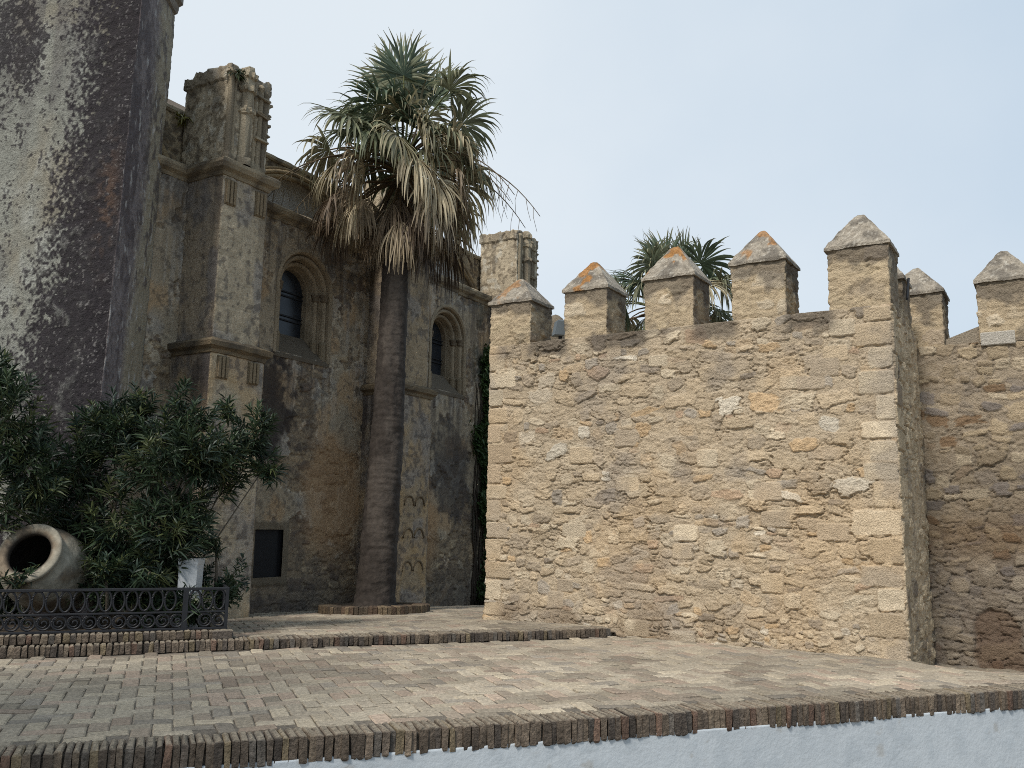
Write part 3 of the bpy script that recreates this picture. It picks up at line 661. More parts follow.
def weather(mb, base, dark, seed, amp=.008):
    for i in range(len(mb.V)):
        V = mb.V[i]; n = fbm(V[:, 0]*5+V[:, 1]*4, V[:, 2]*6+V[:, 1]*3, 4, seed); f = fbm(V[:, 0]*17+V[:, 1]*9, V[:, 2]*19+V[:, 1]*11, 3, seed+1)
        mb.C[i] = mixc(base*(.6+.7*f)[:, None], dark, sm(n, .45, .62)*.75); mb.V[i] = V+(f-.5)[:, None]*amp*2*np.array([1, .5, 1.])
PJ = .80; BW = .88; BUT = [-2.71, 1.72, 6.15]
xy = lambda u, n: A0+DH*u+NH*n
cpath = []
for ub in BUT:
    cpath += [xy(ub, 0), xy(ub, PJ), xy(ub+BW, PJ), xy(ub+BW, 0)]
cpath = [xy(-4.1, 0)]+cpath+[xy(7.4, 0)]
cm = MB(); strip(cm, fine(cpath), [(-.05, CORN-.02), (.03, CORN), (.05, CORN+.05), (.12, CORN+.09), (.15, CORN+.15), (.15, CORN+.2), (.08, CORN+.24), (-.4, CORN+.27)], lin(110, 98, 82))
weather(cm, lin(156, 142, 118), lin(78, 70, 62), 501, .016); cm.build('cornice', M_PLASTER, church)
def but_fn(seed, ub):
    def fn(i, U, Z):
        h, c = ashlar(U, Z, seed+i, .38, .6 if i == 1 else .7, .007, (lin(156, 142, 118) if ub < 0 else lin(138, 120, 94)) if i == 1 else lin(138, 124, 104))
        n = fbm(U*2.2+seed, Z*1.6, 5, seed+20); n3 = fbm(U*12, Z*12, 3, seed+22)
        c = mixc(c, lin(128, 122, 116), sm(n, .46, .6)*.6)
        c = mixc(c, lin(160, 130, 84), sm(fbm(U*2, Z*1.1+4, 3, seed+24), .52, .68)*.45)
        c = mixc(c, lin(74, 68, 64), sm(n3+.5*(n-.5), .56, .66)*.6)
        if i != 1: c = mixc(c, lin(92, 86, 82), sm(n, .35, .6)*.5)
        top_ = max(zz for zz in (SZ, CORN) if zz >= Z.max()-.01); stk = sm(fbm(U*10, Z*.5, 4, seed+26), .46, .6)*sm(Z, top_-1.5, top_-.1); c = mixc(c, lin(74, 67, 60), stk*.6)
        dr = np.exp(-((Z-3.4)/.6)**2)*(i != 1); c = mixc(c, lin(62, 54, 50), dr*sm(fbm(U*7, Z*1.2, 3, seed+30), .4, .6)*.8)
        return h, grey(c, .08)*1.42
    return fn
SZ = 3.92
def buttress(ub, seed, pin_top, lab):
    # lower stage a little wider than the upper one
    e = .07
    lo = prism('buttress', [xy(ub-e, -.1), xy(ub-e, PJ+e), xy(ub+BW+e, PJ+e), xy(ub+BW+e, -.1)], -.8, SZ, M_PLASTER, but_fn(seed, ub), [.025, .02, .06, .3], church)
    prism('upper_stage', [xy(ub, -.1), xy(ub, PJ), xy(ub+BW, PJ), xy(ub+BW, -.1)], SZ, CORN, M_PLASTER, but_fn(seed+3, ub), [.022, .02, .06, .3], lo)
    s = MB(); strip(s, fine([xy(ub-e, -.05), xy(ub-e, PJ+e), xy(ub+BW+e, PJ+e), xy(ub+BW+e, -.05)]), [(-.02, SZ-.12), (.025, SZ-.10), (.03, SZ-.05), (.09, SZ-.01), (.10, SZ+.06), (.06, SZ+.09), (-.09, SZ+.15)], lin(120, 106, 86))
    weather(s, lin(128, 112, 88), lin(72, 66, 58), seed+40, .016); s.build('string_course', M_PLASTER, lo)
    if lab:
        for uu in (ub+.06, ub+BW-.22):       # flat fluted brackets under the mouldings
            for zz, nn, hh in ((SZ-.30, PJ+e, .17), (CORN-.25, PJ, .2)):
                b = MB(); b.box(hp(uu+.075, nn+.006, zz), H3*.105, N3*.02, (0, 0, hh), lin(126, 112, 90), .006)
                for q in range(3): b.box(hp(uu+q*.07+.005, nn+.03, zz), H3*.022, N3*.02, (0, 0, hh*.93), lin(134, 118, 94), .008)
                b.build('bracket', M_PLASTER, lo)
    # pinnacle stage above the cornice
    zb, zt = CORN+.24, pin_top
    du = .04 if ub < 3 else -.05; N0 = -.24
    def pf(i, U, Z):
        h, c = ashlar(U, Z, seed+50+i, .42, .6, .006, lin(172, 158, 134))
        n = fbm(U*4, Z*3, 5, seed+60); n3 = fbm(U*15, Z*15, 3, seed+61)
        c = c*1.15; c = mixc(c, lin(104, 92, 76), sm(n3*.6+n*.4, .52, .60)*.6); c = mixc(c, lin(200, 192, 174), sm(fbm(U*9+3, Z*6, 3, seed+63), .6, .68)*.7)
        c = mixc(c, lin(66, 58, 50), sm(fbm(U*5, Z*1.4, 4, seed+62)+.25*sm(Z, zt-.5, zt)-.06, .54, .70)*.5)
        h = h*.8-.012*sm(n3, .62, .7)+.03*sm(Z, zt-.22, zt-.20)*(i != 1)
        return h, c
    def crumble(V):
        V = V.copy(); f = sm(V[:, 2], zt-.35, zt); V[:, 2] += f*((fbm(V[:, 0]*5, V[:, 1]*5, 3, seed+66)-.5)*.22+(fbm(V[:, 0]*17, V[:, 1]*17, 2, seed+67)-.5)*.08); return V
    pin = prism('pinnacle', [xy(ub+du, N0), xy(ub+du, PJ-.03), xy(ub+BW-du, PJ-.03), xy(ub+BW-du, N0)], zb, zt, M_PLASTER, pf, [.022, .02, .05, .2], church, lean=crumble)
    # engaged shafts, a crocketed turret in the middle and small mouldings
    uc = ub+BW*.40; nn = PJ-.03
    stone = lin(158, 146, 124)
    for du_, r, z1_ in ((-.30, .05, zt-.08), (-.22, .03, zt-.12), (.30, .045, zt-.1), (.40, .035, zt-.16), (.20, .03, zt-.3)):
        t = MB(); t.lathe(hp(uc+du_, nn, zb), [(r*1.7, 0), (r*1.6, .08), (r, .14), (r, z1_-zb-.1), (r*1.5, z1_-zb-.05), (r*1.2, z1_-zb)], 10, col=stone); weather(t, lin(160, 146, 122), lin(98, 88, 74), seed+71, .018); t.build('shaft', M_PLASTER, pin)
    t = MB(); t.lathe(hp(uc, nn+.015, zb), [(r_*.84, h_) for r_, h_ in [(.17, 0), (.16, .12), (.13, .16), (.13, (zt-zb)*.52), (.16, (zt-zb)*.54), (.17, (zt-zb)*.57), (.13, (zt-zb)*.60), (.13, (zt-zb)*.76), (.165, (zt-zb)*.78), (.15, (zt-zb)*.82), (.12, (zt-zb)*.9), (.15, (zt-zb)*.93), (.15, (zt-zb)*.98), (.13, zt-zb+.04), (.06, zt-zb+.06)]], 8, col=stone)
    for k in range(8):      # little gables and leaf crockets round the turret
        a = k*PI/4
        for fr_ in (.58, .80, .95): t.box(hp(uc+.125*math.cos(a), nn+.015+.125*math.sin(a), zb+(zt-zb)*fr_), (.026, 0, 0), (0, .026, 0), (0, 0, .05), stone, .015)
    for zz in (.35, .62, .8): t.box(hp(uc+.32, nn+.03, zb+(zt-zb)*zz), H3*.14, N3*.05, (0, 0, .025), stone, .012)
    for k, zz in enumerate((.45, .56, .67, .78)): t.box(hp(ub+BW-du+.02, nn-.02, zb+(zt-zb)*zz), H3*.03, N3*.04, (0, 0, .025), stone, .012)
    rng = np.random.RandomState(seed)
    for i in range(len(t.V)): t.V[i] = t.V[i]+rng.normal(0, .006, t.V[i].shape)
    weather(t, lin(170, 157, 133), lin(100, 90, 76), seed+70, .022); t.build('turret', M_PLASTER, pin)
    return lo
buttress(BUT[0], 601, 8.35, True)
buttress(BUT[1], 641, 8.2, False)
buttress(BUT[2], 681, 8.33, True)
# arcaded relief on the pilaster behind the palm
for z in (.55, 1.15, 1.75):
    for k in range(2):
        an = np.linspace(0, PI, 9); uu = 2.06+k*.34
        ar = MB(); ar.tube([hp(uu+.15*math.cos(a), PJ+.075, z+.18*math.sin(a)) for a in an], .024, 6, lin(110, 96, 76)); ar.build('arch_relief', M_PLASTER, church, True)

# wall above the cornice, set back, with a blind segmental arch in every bay
SB = -.30
def upper(u0, u1, uc, hw, rise, seed):
    U, Z = np.meshgrid(np.linspace(u0, u1, int((u1-u0)/.022)), np.linspace(CORN+.1, TOPZ, 56), indexing='ij')
    h, c = rubble(U, Z, seed, hmin=.12, hmax=.25, amp=.02, cover=.5, cols=[(lin(166, 150, 122), 3), (lin(140, 122, 96), 3), (lin(110, 94, 76), 2)], mort=lin(150, 134, 108))
    Rr = (hw**2+rise**2)/(2*rise); zc = CORN+.2+rise-Rr; rad = np.sqrt((U-uc)**2+(Z-zc)**2)
    tym = 1-sm(rad, Rr-.02, Rr+.02); h = h*(1-tym)-.16*tym
    n = fbm(U*4, Z*4, 4, seed+3); c = mixc(c, lin(186, 184, 178)*(.75+.4*n)[..., None], tym*.95)
    c = mixc(c, lin(74, 66, 58), sm(fbm(U*8, Z*8, 4, seed+5), .52, .62)*(1-tym)*.7)
    panel('upper_wall', A0+NH*SB, DH, NH, U, Z, h, c, M_PLASTER, church, thick=.3)
    a = MB(); th = math.asin(min(1, hw/Rr)); an = np.linspace(-th-.05, th+.05, 40); an = an[uc+Rr*np.sin(an) > -3.45]
    for r_, n_, t_ in ((Rr+.02, .03, .05), (Rr+.10, .05, .045), (Rr+.17, .02, .03)):
        a.tube([hp(uc+r_*math.sin(x), SB+n_, zc+r_*math.cos(x)) for x in an], t_, 8, lin(160, 138, 104))
    weather(a, lin(158, 138, 106), lin(90, 78, 64), seed+9); a.build('blind_arch', M_PLASTER, church, True)
upper(BUT[0]+BW-.1, BUT[1]+.1, -.05, 1.55, .78, 701)
upper(BUT[1]+BW-.1, BUT[2]+.1, 4.40, 1.55, .78, 711)
upper(-3.5, BUT[0]+.1, -4.35, 1.4, .78, 721)
pc = MB(); strip(pc, fine([xy(-4.1, SB), xy(7.4, SB)], .08), [(-.3, TOPZ), (.03, TOPZ), (.06, TOPZ+.03), (.06, TOPZ+.08), (.0, TOPZ+.11), (-.35, TOPZ+.13)], lin(150, 138, 116))
weather(pc, lin(166, 154, 130), lin(84, 78, 68), 731, .012); pc.build('parapet_coping', M_PLASTER, church)
# low hipped roof behind the parapet of bay one
def hipped(u0, u1, n0, n1, z0, z1, col):
    rf = MB()
    uc = (u0+u1)/2; nc_ = (n0+n1)/2; a = [hp(u0, n0, z0), hp(u1, n0, z0), hp(u1, n1, z0), hp(u0, n1, z0), hp(u0+.3*(u1-u0), nc_, z1), hp(u1-.5*(u1-u0), nc_, z1)]
    rf.add(a, [(0, 1, 5, 4), (1, 2, 5), (2, 3, 4, 5), (3, 0, 4), (3, 2, 1, 0)], col); rf.build('roof', M_PLASTER, church)
hipped(-3.8, 1.9, -.55, -4.2, TOPZ+.05, 9.1, lin(104, 92, 78)); hipped(2.2, 7.2, -.7, -4.2, TOPZ+.03, 8.2, lin(104, 92, 78))

# the big plastered tower on the left
Tb = xy(-3.30, 0); Tc = np.array([at(88, 522, 11.45)[0], 11.45])
TL = Tc+np.array([-4.2, .55])
tower = thing('tower', (*Tc, 0.), 'massive plastered tower streaked with black stains behind the oleanders', 'tower')
def tower_fn(i, U, Z):
    n1 = fbm(U*1.1, Z*.7, 5, 801); n2 = fbm(U*4, Z*2.6, 5, 803); n3 = fbm(U*13, Z*11, 4, 805); n4 = fbm(U*32, Z*28, 2, 807)
    h = (n2-.5)*.04+(n3-.5)*.022+(n4-.5)*.01
    c = lin(142, 142, 132)*(.66+.45*n2+.2*n3)[..., None]; c = mixc(c, lin(134, 122, 100), sm(n1, .48, .64)*.5); c = mixc(c, lin(164, 165, 158), sm(n2, .55, .7)*.4); c = mixc(c, lin(104, 102, 98), sm(fbm(U*2.2, Z*1.1, 5, 817), .52, .68)*.5)
    L = U.max(); blk = lin(36, 31, 35)*(.7+.8*n4)[..., None]
    if i == 0:      # broad front: a black streak down its right third and another at the top left
        x = L-U
        edge = .80+.36*(1-sm(Z, 3.2, 6.8))+.16*(n1-.5)+.05*np.sin(Z*2.3)
        f = sm(edge-x+.40*(n2-.5)+.80*(n3-.5)+1.0*(n4-.5), -.16, .16)
        f = f*(1-.30*sm(n2*.5+n3*.5, .58, .68)*sm(x, .2, .7))
        low = (1-sm(Z+1.1*(n1-.5), 2.0, 3.6))*sm(.5+1.1*(n2-.5)+.9*(n3-.5)-.25*sm(x, 1.2, 2.2), .40, .62); f = np.maximum(f, low)
        f2 = sm(1.1*(n2-.5)+1.2*(n3-.5)+1.2*(n4-.5)+.55*sm(Z, 5.6, 8.0)*sm(x, .9, 1.5)+.25*sm(x, 1.25, 1.7)*sm(Z, 4.6, 6)-.42, -.05, .16); f = np.maximum(f, f2*.92)
        stk = sm(fbm(U*6, Z*.35, 4, 819), .5, .62)*sm(Z, 4.5, 8.5); c = mixc(c, lin(92, 88, 86), stk*.5)
        spk = sm(n4*.55+n3*.45, .62, .68); f = np.maximum(f, spk*.8)
        c = mixc(c, blk, f*.96); c = mixc(c, lin(150, 146, 142), sm(fbm(U*46, Z*40, 2, 823)*.75+n3*.25, .66, .76)*f*.5)
        c = mixc(c, lin(92, 72, 58), np.exp(-(((x-.18)/.12)**2+((Z-5.6)/.7)**2))*sm(n3, .45, .6)*.7)
        h = h-.02*f*(n4-.3)
    elif i == 1:    # narrow return
        c = mixc(lin(124, 115, 113)*(.6+.8*n3)[..., None], lin(158, 148, 124)*np.ones(3), sm(U+.35*(n2-.5)+.4*(n3-.5)+.25*(1-sm(Z, 1.5, 6.)), .55, .95)*.75)
        c = mixc(c, lin(78, 70, 71), sm(fbm(U*8, Z*3.2, 5, 811)*.6+n3*.4+.16*sm(Z, 3.5, 6.5)-.1-.12*sm(U, .3, .9), .42, .54)*.75); c = mixc(c, lin(186, 182, 176), sm(fbm(U*16, Z*5, 3, 813), .68, .75)*.6)
    return h, c
def lean(V):
    V = V.copy(); s = sm((V[:, 0]-Tc[0]+.6)/.6)*np.clip((V[:, 2]-1)/6.4, 0, 1.2)*.09; V[:, 0] += s; return V
prism('shaft', [TL, Tc, Tb+np.array([.0, .0]), Tb+np.array([-4.0, 1.5])], -.5, 9.40, M_PLASTER, tower_fn, [.0135, .02, .3, .3], tower, lean=lean)
tm = MB(); strip(tm, fine([TL, Tc+np.array([.10, 0]), Tb+np.array([.10, .0])], .15), [(-.02, 9.04), (.04, 9.07), (.06, 9.13), (.06, 9.18), (.12, 9.22), (.12, 9.32), (-.02, 9.42)], lin(120, 110, 100))
weather(tm, lin(130, 122, 112), lin(64, 58, 56), 821); tm.build('cornice', M_PLASTER, tower)

# ------------------------------------------------------------------ plants
def leaf_mesh(P, D, L, W, bend, cols, seed, up=None):
    """many lanceolate leaves: P base, D direction, L length, W half width; 3 segments with a fold"""
    rr = np.random.RandomState(seed); n = len(P)
    D = D/np.linalg.norm(D, axis=1)[:, None]; rv = rr.normal(0, 1, (n, 3)); rv[:, 2] += 1.2
    S = np.cross(D, rv); S /= np.linalg.norm(S, axis=1)[:, None]; Nn = np.cross(S, D)
    ts = [0, .3, .65, 1.]; ws = [.25, 1., .8, .05]
    V = np.zeros((n, 4, 3, 3)); 
    for k, (t, w) in enumerate(zip(ts, ws)):
        c_ = P+D*(L*t)[:, None]; c_[:, 2] -= bend*L*t*t
        V[:, k, 0] = c_-S*(W*w)[:, None]; V[:, k, 1] = c_-Nn*(W*w*.35)[:, None]; V[:, k, 2] = c_+S*(W*w)[:, None]
    f = []
    for k in range(3):
        for q in range(2): f.append((k*3+q, k*3+q+1, k*3+4+q, k*3+3+q))
    F = (np.arange(n)[:, None, None]*12+np.array(f)).reshape(-1, 4)
    return V.reshape(-1, 3), F, np.repeat(cols, 12, 0)
GREENS = .95*np.array([lin(46, 60, 42), lin(54, 70, 48), lin(40, 54, 40), lin(62, 78, 54), lin(84, 92, 58), lin(52, 66, 54)])
def bush(name, label, cat, base, blobs, seed, leafL=.215, leafW=.0118, per=17, group=None, pal=GREENS, stems=True, sr=1.):
    rr = np.random.RandomState(seed); root = thing(name, base, label, cat, group)
    P = []; D = []; L = []; C = []; sm_ = MB()
    base = np.array(base)
    for (cx, cy, cz, rx, ry, rz, cnt) in blobs:
        cen = np.array([cx, cy, cz]); R3 = np.array([rx, ry, rz])
        hub = base+(cen-base)*np.array([.55, .55, .35])
        if stems: 
            mid = (base+cen)/2+rr.normal(0, .06, 3); sm_.tube([base+np.array([rr.uniform(-.15, .15), rr.uniform(-.1, .1), 0]), mid, cen], [.028*sr, .02*sr, .012*sr], 6, lin(92, 84, 72))
        for k in range(cnt):
            v = rr.normal(0, 1, 3); v /= np.linalg.norm(v); r = rr.uniform(.35, 1.) ** .6
            tip = cen+v*R3*r; ax = v*.8+np.array([0, 0, .75])+rr.normal(0, .25, 3); ax /= np.linalg.norm(ax)
            ln = rr.uniform(.14, .32); st = tip-ax*ln
            if stems and rr.rand() < .6: sm_.tube([cen+(st-cen)*.2, st, tip], [.007, .005, .003], 4, lin(80, 86, 56), cap=False)
            a = np.cross(ax, [.3, .2, .9]); a /= np.linalg.norm(a); b = np.cross(ax, a)
            shade = rr.uniform(.75, 1.2); pc_ = pal[rr.choice(len(pal))]
            for j in range(per):
                t = (j+.5)/per; ph = j*2.4+rr.uniform(-.3, .3); op = 1.15-.75*t+rr.uniform(-.2, .2)
                P.append(st+ax*ln*t); D.append(ax*math.cos(op)+(a*math.cos(ph)+b*math.sin(ph))*math.sin(op)); L.append(leafL*rr.uniform(.65, 1.15)*(1-.35*t)); C.append(pc_*shade*rr.uniform(.85, 1.15))
    P = np.array(P); D = np.array(D); L = np.array(L); C = np.array(C)
    V, F, Cc = leaf_mesh(P, D, L, np.full(len(P), leafW), .28, C, seed+1)
    mesh_obj('foliage', V, F, M_LEAF, root, Cc, True)
    if stems: sm_.build('stems', M_BARK, root, True)
    return root
def B(px, py, Y, rx, ry, rz, n): return (*at(px, py, Y), rx, ry, rz, n)
bush('oleander_bush', 'broad dark green oleander bush standing behind the clay jar', 'bush', (-4.75, 10.75, .15),
     [B(165, 455, 10.7, .62, .5, .5, 85), B(120, 430, 10.9, .5, .4, .42, 55), B(205, 450, 10.75, .55, .45, .42, 62), B(120, 520, 10.7, .7, .5, .55, 85), B(175, 525, 10.6, .5, .45, .45, 55),
      B(140, 412, 11.0, .22, .2, .46, 28), B(112, 408, 11.0, .2, .2, .3, 18), B(78, 465, 10.8, .45, .35, .4, 50), B(95, 430, 11., .35, .3, .35, 34), B(110, 575, 10.5, .6, .3, .34, 60), B(150, 560, 10.75, .6, .4, .5, 80), B(192, 512, 10.9, .28, .3, .42, 36), B(85, 545, 10.9, .45, .3, .6, 60), B(150, 603, 10.5, .25, .2, .2, 18), B(190, 600, 10.5, .30, .08, .2, 30), B(65, 500, 10.9, .55, .35, .6, 60), B(190, 415, 10.9, .35, .3, .25, 28), B(180, 398, 10.95, .12, .12, .3, 8)], 901, group='oleander bushes in the flower bed')
bush('oleander_bush', 'left oleander rising out of the picture edge above the clay jar', 'bush', (-6.3, 10.4, .15),
     [B(8, 420, 10.2, .5, .45, .62, 75), B(5, 585, 10.75, .5, .2, .35, 36), B(35, 470, 10.3, .45, .4, .55, 60), B(-40, 440, 10.3, .6, .5, .9, 70), B(-10, 500, 10.1, .55, .4, .4, 50), B(-2, 375, 10.3, .18, .2, .35, 16)], 911, group='oleander bushes in the flower bed')
bush('oleander_bush', 'light oleander branch leaning right over the paved yard', 'bush', (-4.3, 10.9, .15),
     [B(255, 430, 11.2, .30, .3, .36, 34), B(225, 468, 11.1, .34, .3, .3, 30), B(268, 462, 11.2, .2, .2, .24, 14), B(228, 405, 11.1, .13, .13, .2, 8)], 921, group='oleander bushes in the flower bed', sr=.45)
bush('oleander_shoot', 'small oleander shoot hanging in front of the buttress foot', 'plant', (-3.5, 11.0, .1), [B(216, 540, 10.95, .14, .12, .16, 6)], 931)
bush('leafy_plant', 'low leafy plant spilling beside the railing end by the white pot', 'plant', (-3.55, 11.1, .1), [B(222, 590, 11.0, .28, .22, .2, 26), B(205, 575, 11.0, .16, .15, .2, 10), B(236, 575, 11.4, .2, .2, .3, 14)], 941, leafL=.13, stems=False)
bush('leafy_plant', 'small spiky plant growing across the mouth of the clay jar', 'plant', (-5.75, 10.05, .2), [B(18, 572, 9.95, .20, .12, .10, 9)], 951, leafL=.16, stems=True)
bush('leafy_plant', 'low spiky plant between clay jar and white pot', 'plant', (-4.4, 10.35, .2), [B(105, 565, 10.2, .3, .15, .16, 16), B(150, 572, 10.3, .3, .15, .14, 14)], 961, leafL=.17)

# creeper in the dark corner between church and castle wall
rr = np.random.RandomState(77); n = 5200
u = rr.uniform(5.4, 6.25, n); z = rr.uniform(-.2, 5.6, n); kx = fbm(u*4, z*1.2, 3, 12) + .35*sm(u, 5.6, 6.1); k = kx > .62
u, z = u[k], z[k]; P = A0+DH*u[:, None]+NH*rr.uniform(.03, .16, len(u))[:, None]; P = np.column_stack([P, z])
D = rr.normal(0, .6, (len(u), 3))+np.array([NH[0], NH[1], -.5]); V, F, Cc = leaf_mesh(P, D, rr.uniform(.07, .13, len(u)), np.full(len(u), .03), .3, lin(62, 82, 46)*rr.uniform(.6, 1.3, (len(u), 1)), 5)
cr = thing('creeper', (*xy(5.9, .1), -.35), 'dark green creeper climbing the shaded church corner beside the castle wall', 'creeper')
mesh_obj('leaves', V, F, M_LEAF, cr, Cc, True)
cs = MB()
for k in range(7):
    u0 = rr.uniform(5.6, 6.1); cs.tube([hp(u0+.1*math.sin(q*1.3+k), .04, -.35+q*.5) for q in range(11)], np.linspace(.025, .008, 11), 5, lin(60, 52, 44))
cs.build('stem', M_BARK, cr, True)

# ---- palms
GREEN_P = [lin(96, 108, 86), lin(112, 120, 96), lin(84, 98, 78), lin(126, 130, 104)]
MID_P = [lin(118, 119, 93), lin(146, 139, 110), lin(104, 110, 84), lin(168, 156, 126)]
TAN_P = [lin(184, 170, 140), lin(164, 148, 120), lin(200, 188, 160), lin(148, 132, 110)]
DEAD_P = [lin(132, 115, 94), lin(110, 94, 76), lin(156, 139, 114), lin(92, 78, 64)]
def frond(root, O, az, el, plen, Rf, kind, rr, nseg=36, sag=.25, hang=.6, spread=105):
    pal = {'green': GREEN_P, 'mid': MID_P, 'tan': TAN_P, 'dead': DEAD_P}[kind]; base_c = pal[rr.randint(len(pal))]
    d = np.array([math.cos(az)*math.cos(el), math.sin(az)*math.cos(el), math.sin(el)]); pts = [np.array(O, float)]
    for k in range(6):
        pts.append(pts[-1]+d*plen/6); d = d+np.array([0, 0, -sag/6*(1+k*.4)]); d /= np.linalg.norm(d)
    mb = MB(); mb.tube(pts, np.linspace(.028, .012, 7), 5, (lin(112, 116, 74) if kind == 'green' else lin(104, 86, 62))*rr.uniform(.7, 1.1), cap=False)
    H = pts[-1]; S = np.cross(d, [0, 0, 1.]); S = S/np.linalg.norm(S) if np.linalg.norm(S) > .1 else np.array([math.sin(az), -math.cos(az), 0])
    tw = rr.normal(0, .6); N = np.cross(S, d); S, N = S*math.cos(tw)+N*math.sin(tw), N*math.cos(tw)-S*math.sin(tw)
    if N[2] < 0 and kind == 'green': N = -N
    V = []; F = []; C = []; q = 0; NS = 8
    for i in range(nseg):
        th = math.radians(-spread+2*spread*(i+.5)/nseg)+rr.normal(0, .06)
        dd = d*math.cos(th)+S*math.sin(th)+N*(.22-.12*math.cos(th)+rr.normal(0, .05)); dd /= np.linalg.norm(dd)
        L = Rf*(.78+.22*math.cos(th))*rr.uniform(.82, 1.12); sd = -d*math.sin(th)+S*math.cos(th); p = H.copy(); w0 = Rf*math.radians(2*spread)/nseg*(.56 if kind == 'green' else .50 if kind == 'mid' else .42)
        hg = hang*rr.uniform(.4, 1.9); col = base_c*rr.uniform(.6, 1.35)
        for k in range(NS):
            t = k/(NS-1)
            w = (w0*t*1.05 if t < .5 else w0*.525*(1-(t-.5)/.5)**.9)+.0025
            sdn = np.cross(dd, np.cross(sd, dd)); sdn /= max(np.linalg.norm(sdn), 1e-6)
            fold = np.cross(dd, sdn)*w*.45
            V += [p-sdn*w, p+fold, p+sdn*w]
            cc = col if kind != 'green' else col*(1-.0*t)+np.array(lin(130, 118, 84))*0
            if kind == 'green' and t > .8: cc = col*.5+lin(150, 138, 104)*.5
            C += [cc]*3
            if k < NS-1:
                for e_ in range(2): F.append((q+e_, q+e_+1, q+4+e_, q+3+e_))
            q += 3
            p = p+dd*L/(NS-1)
            dd = dd+np.array([rr.normal(0, .07), rr.normal(0, .07), -hg*(.12+.9*t*t)*.6]); dd /= np.linalg.norm(dd)
    mb.add(V, F, np.array(C))
    o = mb.build('frond' if kind in ('green', 'mid') else 'dead_frond', M_FROND, root, True); return o

pb = gp(374, 611, z_up(-2.1, 14.7)); pb[2] = float(z_up(pb[0], pb[1])); PY = pb[1]
ptop = at(397, 215, PY)
palm = thing('palm_tree', tuple(pb), 'tall fan palm with a shaggy skirt of dead fronds in the paved yard', 'tree')
tk = MB(); nk = 420; zz = np.linspace(0, 1, nk); n = 56
V = []; C = []
for k, t in enumerate(zz):
    cen = pb+(ptop-pb)*t; cen[0] += .05*math.sin(t*PI); r = .325-.125*t+.045*(1-sm(t, 0, .05))
    an = np.arange(n)*2*PI/n; nn = fbm(np.cos(an)*3+5, t*70+np.sin(an)*1.5, 3, 41); ringz = .002*math.sin(t*330+2.5*math.sin(t*40))
    fb = fbm(an*4.3, t*26+np.cos(an)*.6, 4, 45); rg_ = vn(np.full(n, 3.), t*95+.8*np.sin(an*2)+.5*np.cos(an*5), 46); rad = r+ringz+(nn-.5)*.03+(fb-.5)*.03+(rg_-.5)*.008
    V.append(np.column_stack([cen[0]+rad*np.cos(an), cen[1]+rad*np.sin(an), np.full(n, cen[2])+.01*np.sin(an*3)]))
    f = .5*fbm(an*5, t*90+np.cos(an), 4, 43)+.5*fbm(an*16, t*130, 3, 48); C.append(mixc(lin(63, 56, 50)*(.5+.85*f)[:, None], lin(90, 82, 74), sm(fbm(an*1.2, np.full(n, t*9.), 3, 44), .5, .65)*.5))
idx = np.arange(n); F = [np.stack([k*n+idx, k*n+np.roll(idx, -1), (k+1)*n+np.roll(idx, -1), (k+1)*n+idx], -1) for k in range(nk-1)]
mesh_obj('trunk', np.concatenate(V), F, M_BARK, palm, np.concatenate(C), True)
rr = np.random.RandomState(5)
crown = at(402, 176, PY)
def scatter(cnt, kind, e0, e1, p0, p1, r0, r1, z0, z1, sag, hang, nseg=36, spread=105, jit=.3):
    a0 = rr.uniform(0, 6.28)
    for i in range(cnt):
        az = a0+i*2.39996+rr.normal(0, jit); el = math.radians(rr.uniform(e0, e1)); zz_ = rr.uniform(z0, z1)
        O = crown+np.array([.10*math.cos(az), .10*math.sin(az), zz_])
        frond(palm, O, az, el, rr.uniform(p0, p1), rr.uniform(r0, r1), kind, rr, nseg, sag, hang, spread)
scatter(6, 'green', 62, 88, 1.1, 1.45, .8, 1.0, .25, .5, .12, .35)
scatter(8, 'green', 32, 60, 1.0, 1.35, .85, 1.0, .1, .4, .3, 1.7)
scatter(7, 'mid', 30, 60, .75, 1.05, .8, 1.0, .1, .4, .5, 2.8)
scatter(6, 'mid', 45, 80, .4, .75, .8, 1.0, .2, .5, .4, 2.0)
scatter(12, 'mid', 0, 40, .9, 1.35, .85, 1.1, .0, .3, .5, 3.0)
scatter(11, 'tan', -10, 30, .9, 1.35, .85, 1.15, -.1, .25, .6, 3.8, spread=95)
scatter(9, 'dead', -40, -5, .8, 1.3, .85, 1.1, -.25, .1, .5, 3.6, spread=75)
scatter(6, 'tan', -58, -22, .6, 1.0, .75, 1.0, -.25, .15, .4, 3.6, spread=45)
scatter(18, 'dead', -76, -40, .4, .8, .7, 1.0, -.45, -.05, .3, 3.0, spread=38)
for az, el, pl, kd in ((-2.0, .75, .75, 'green'), (-1.2, .7, .8, 'green'), (-1.6, .35, .5, 'green'), (-1.0, .25, .7, 'mid'), (-2.2, .3, .7, 'mid'), (-1.5, 1.0, .9, 'green'), (-2.6, .6, 1.0, 'mid'), (-.5, .6, 1.0, 'mid')):
    frond(palm, crown+np.array([0, 0, .25]), az, el, pl, .85, kd, rr, 34, .4, 1.2 if kd == 'green' else 2.2)
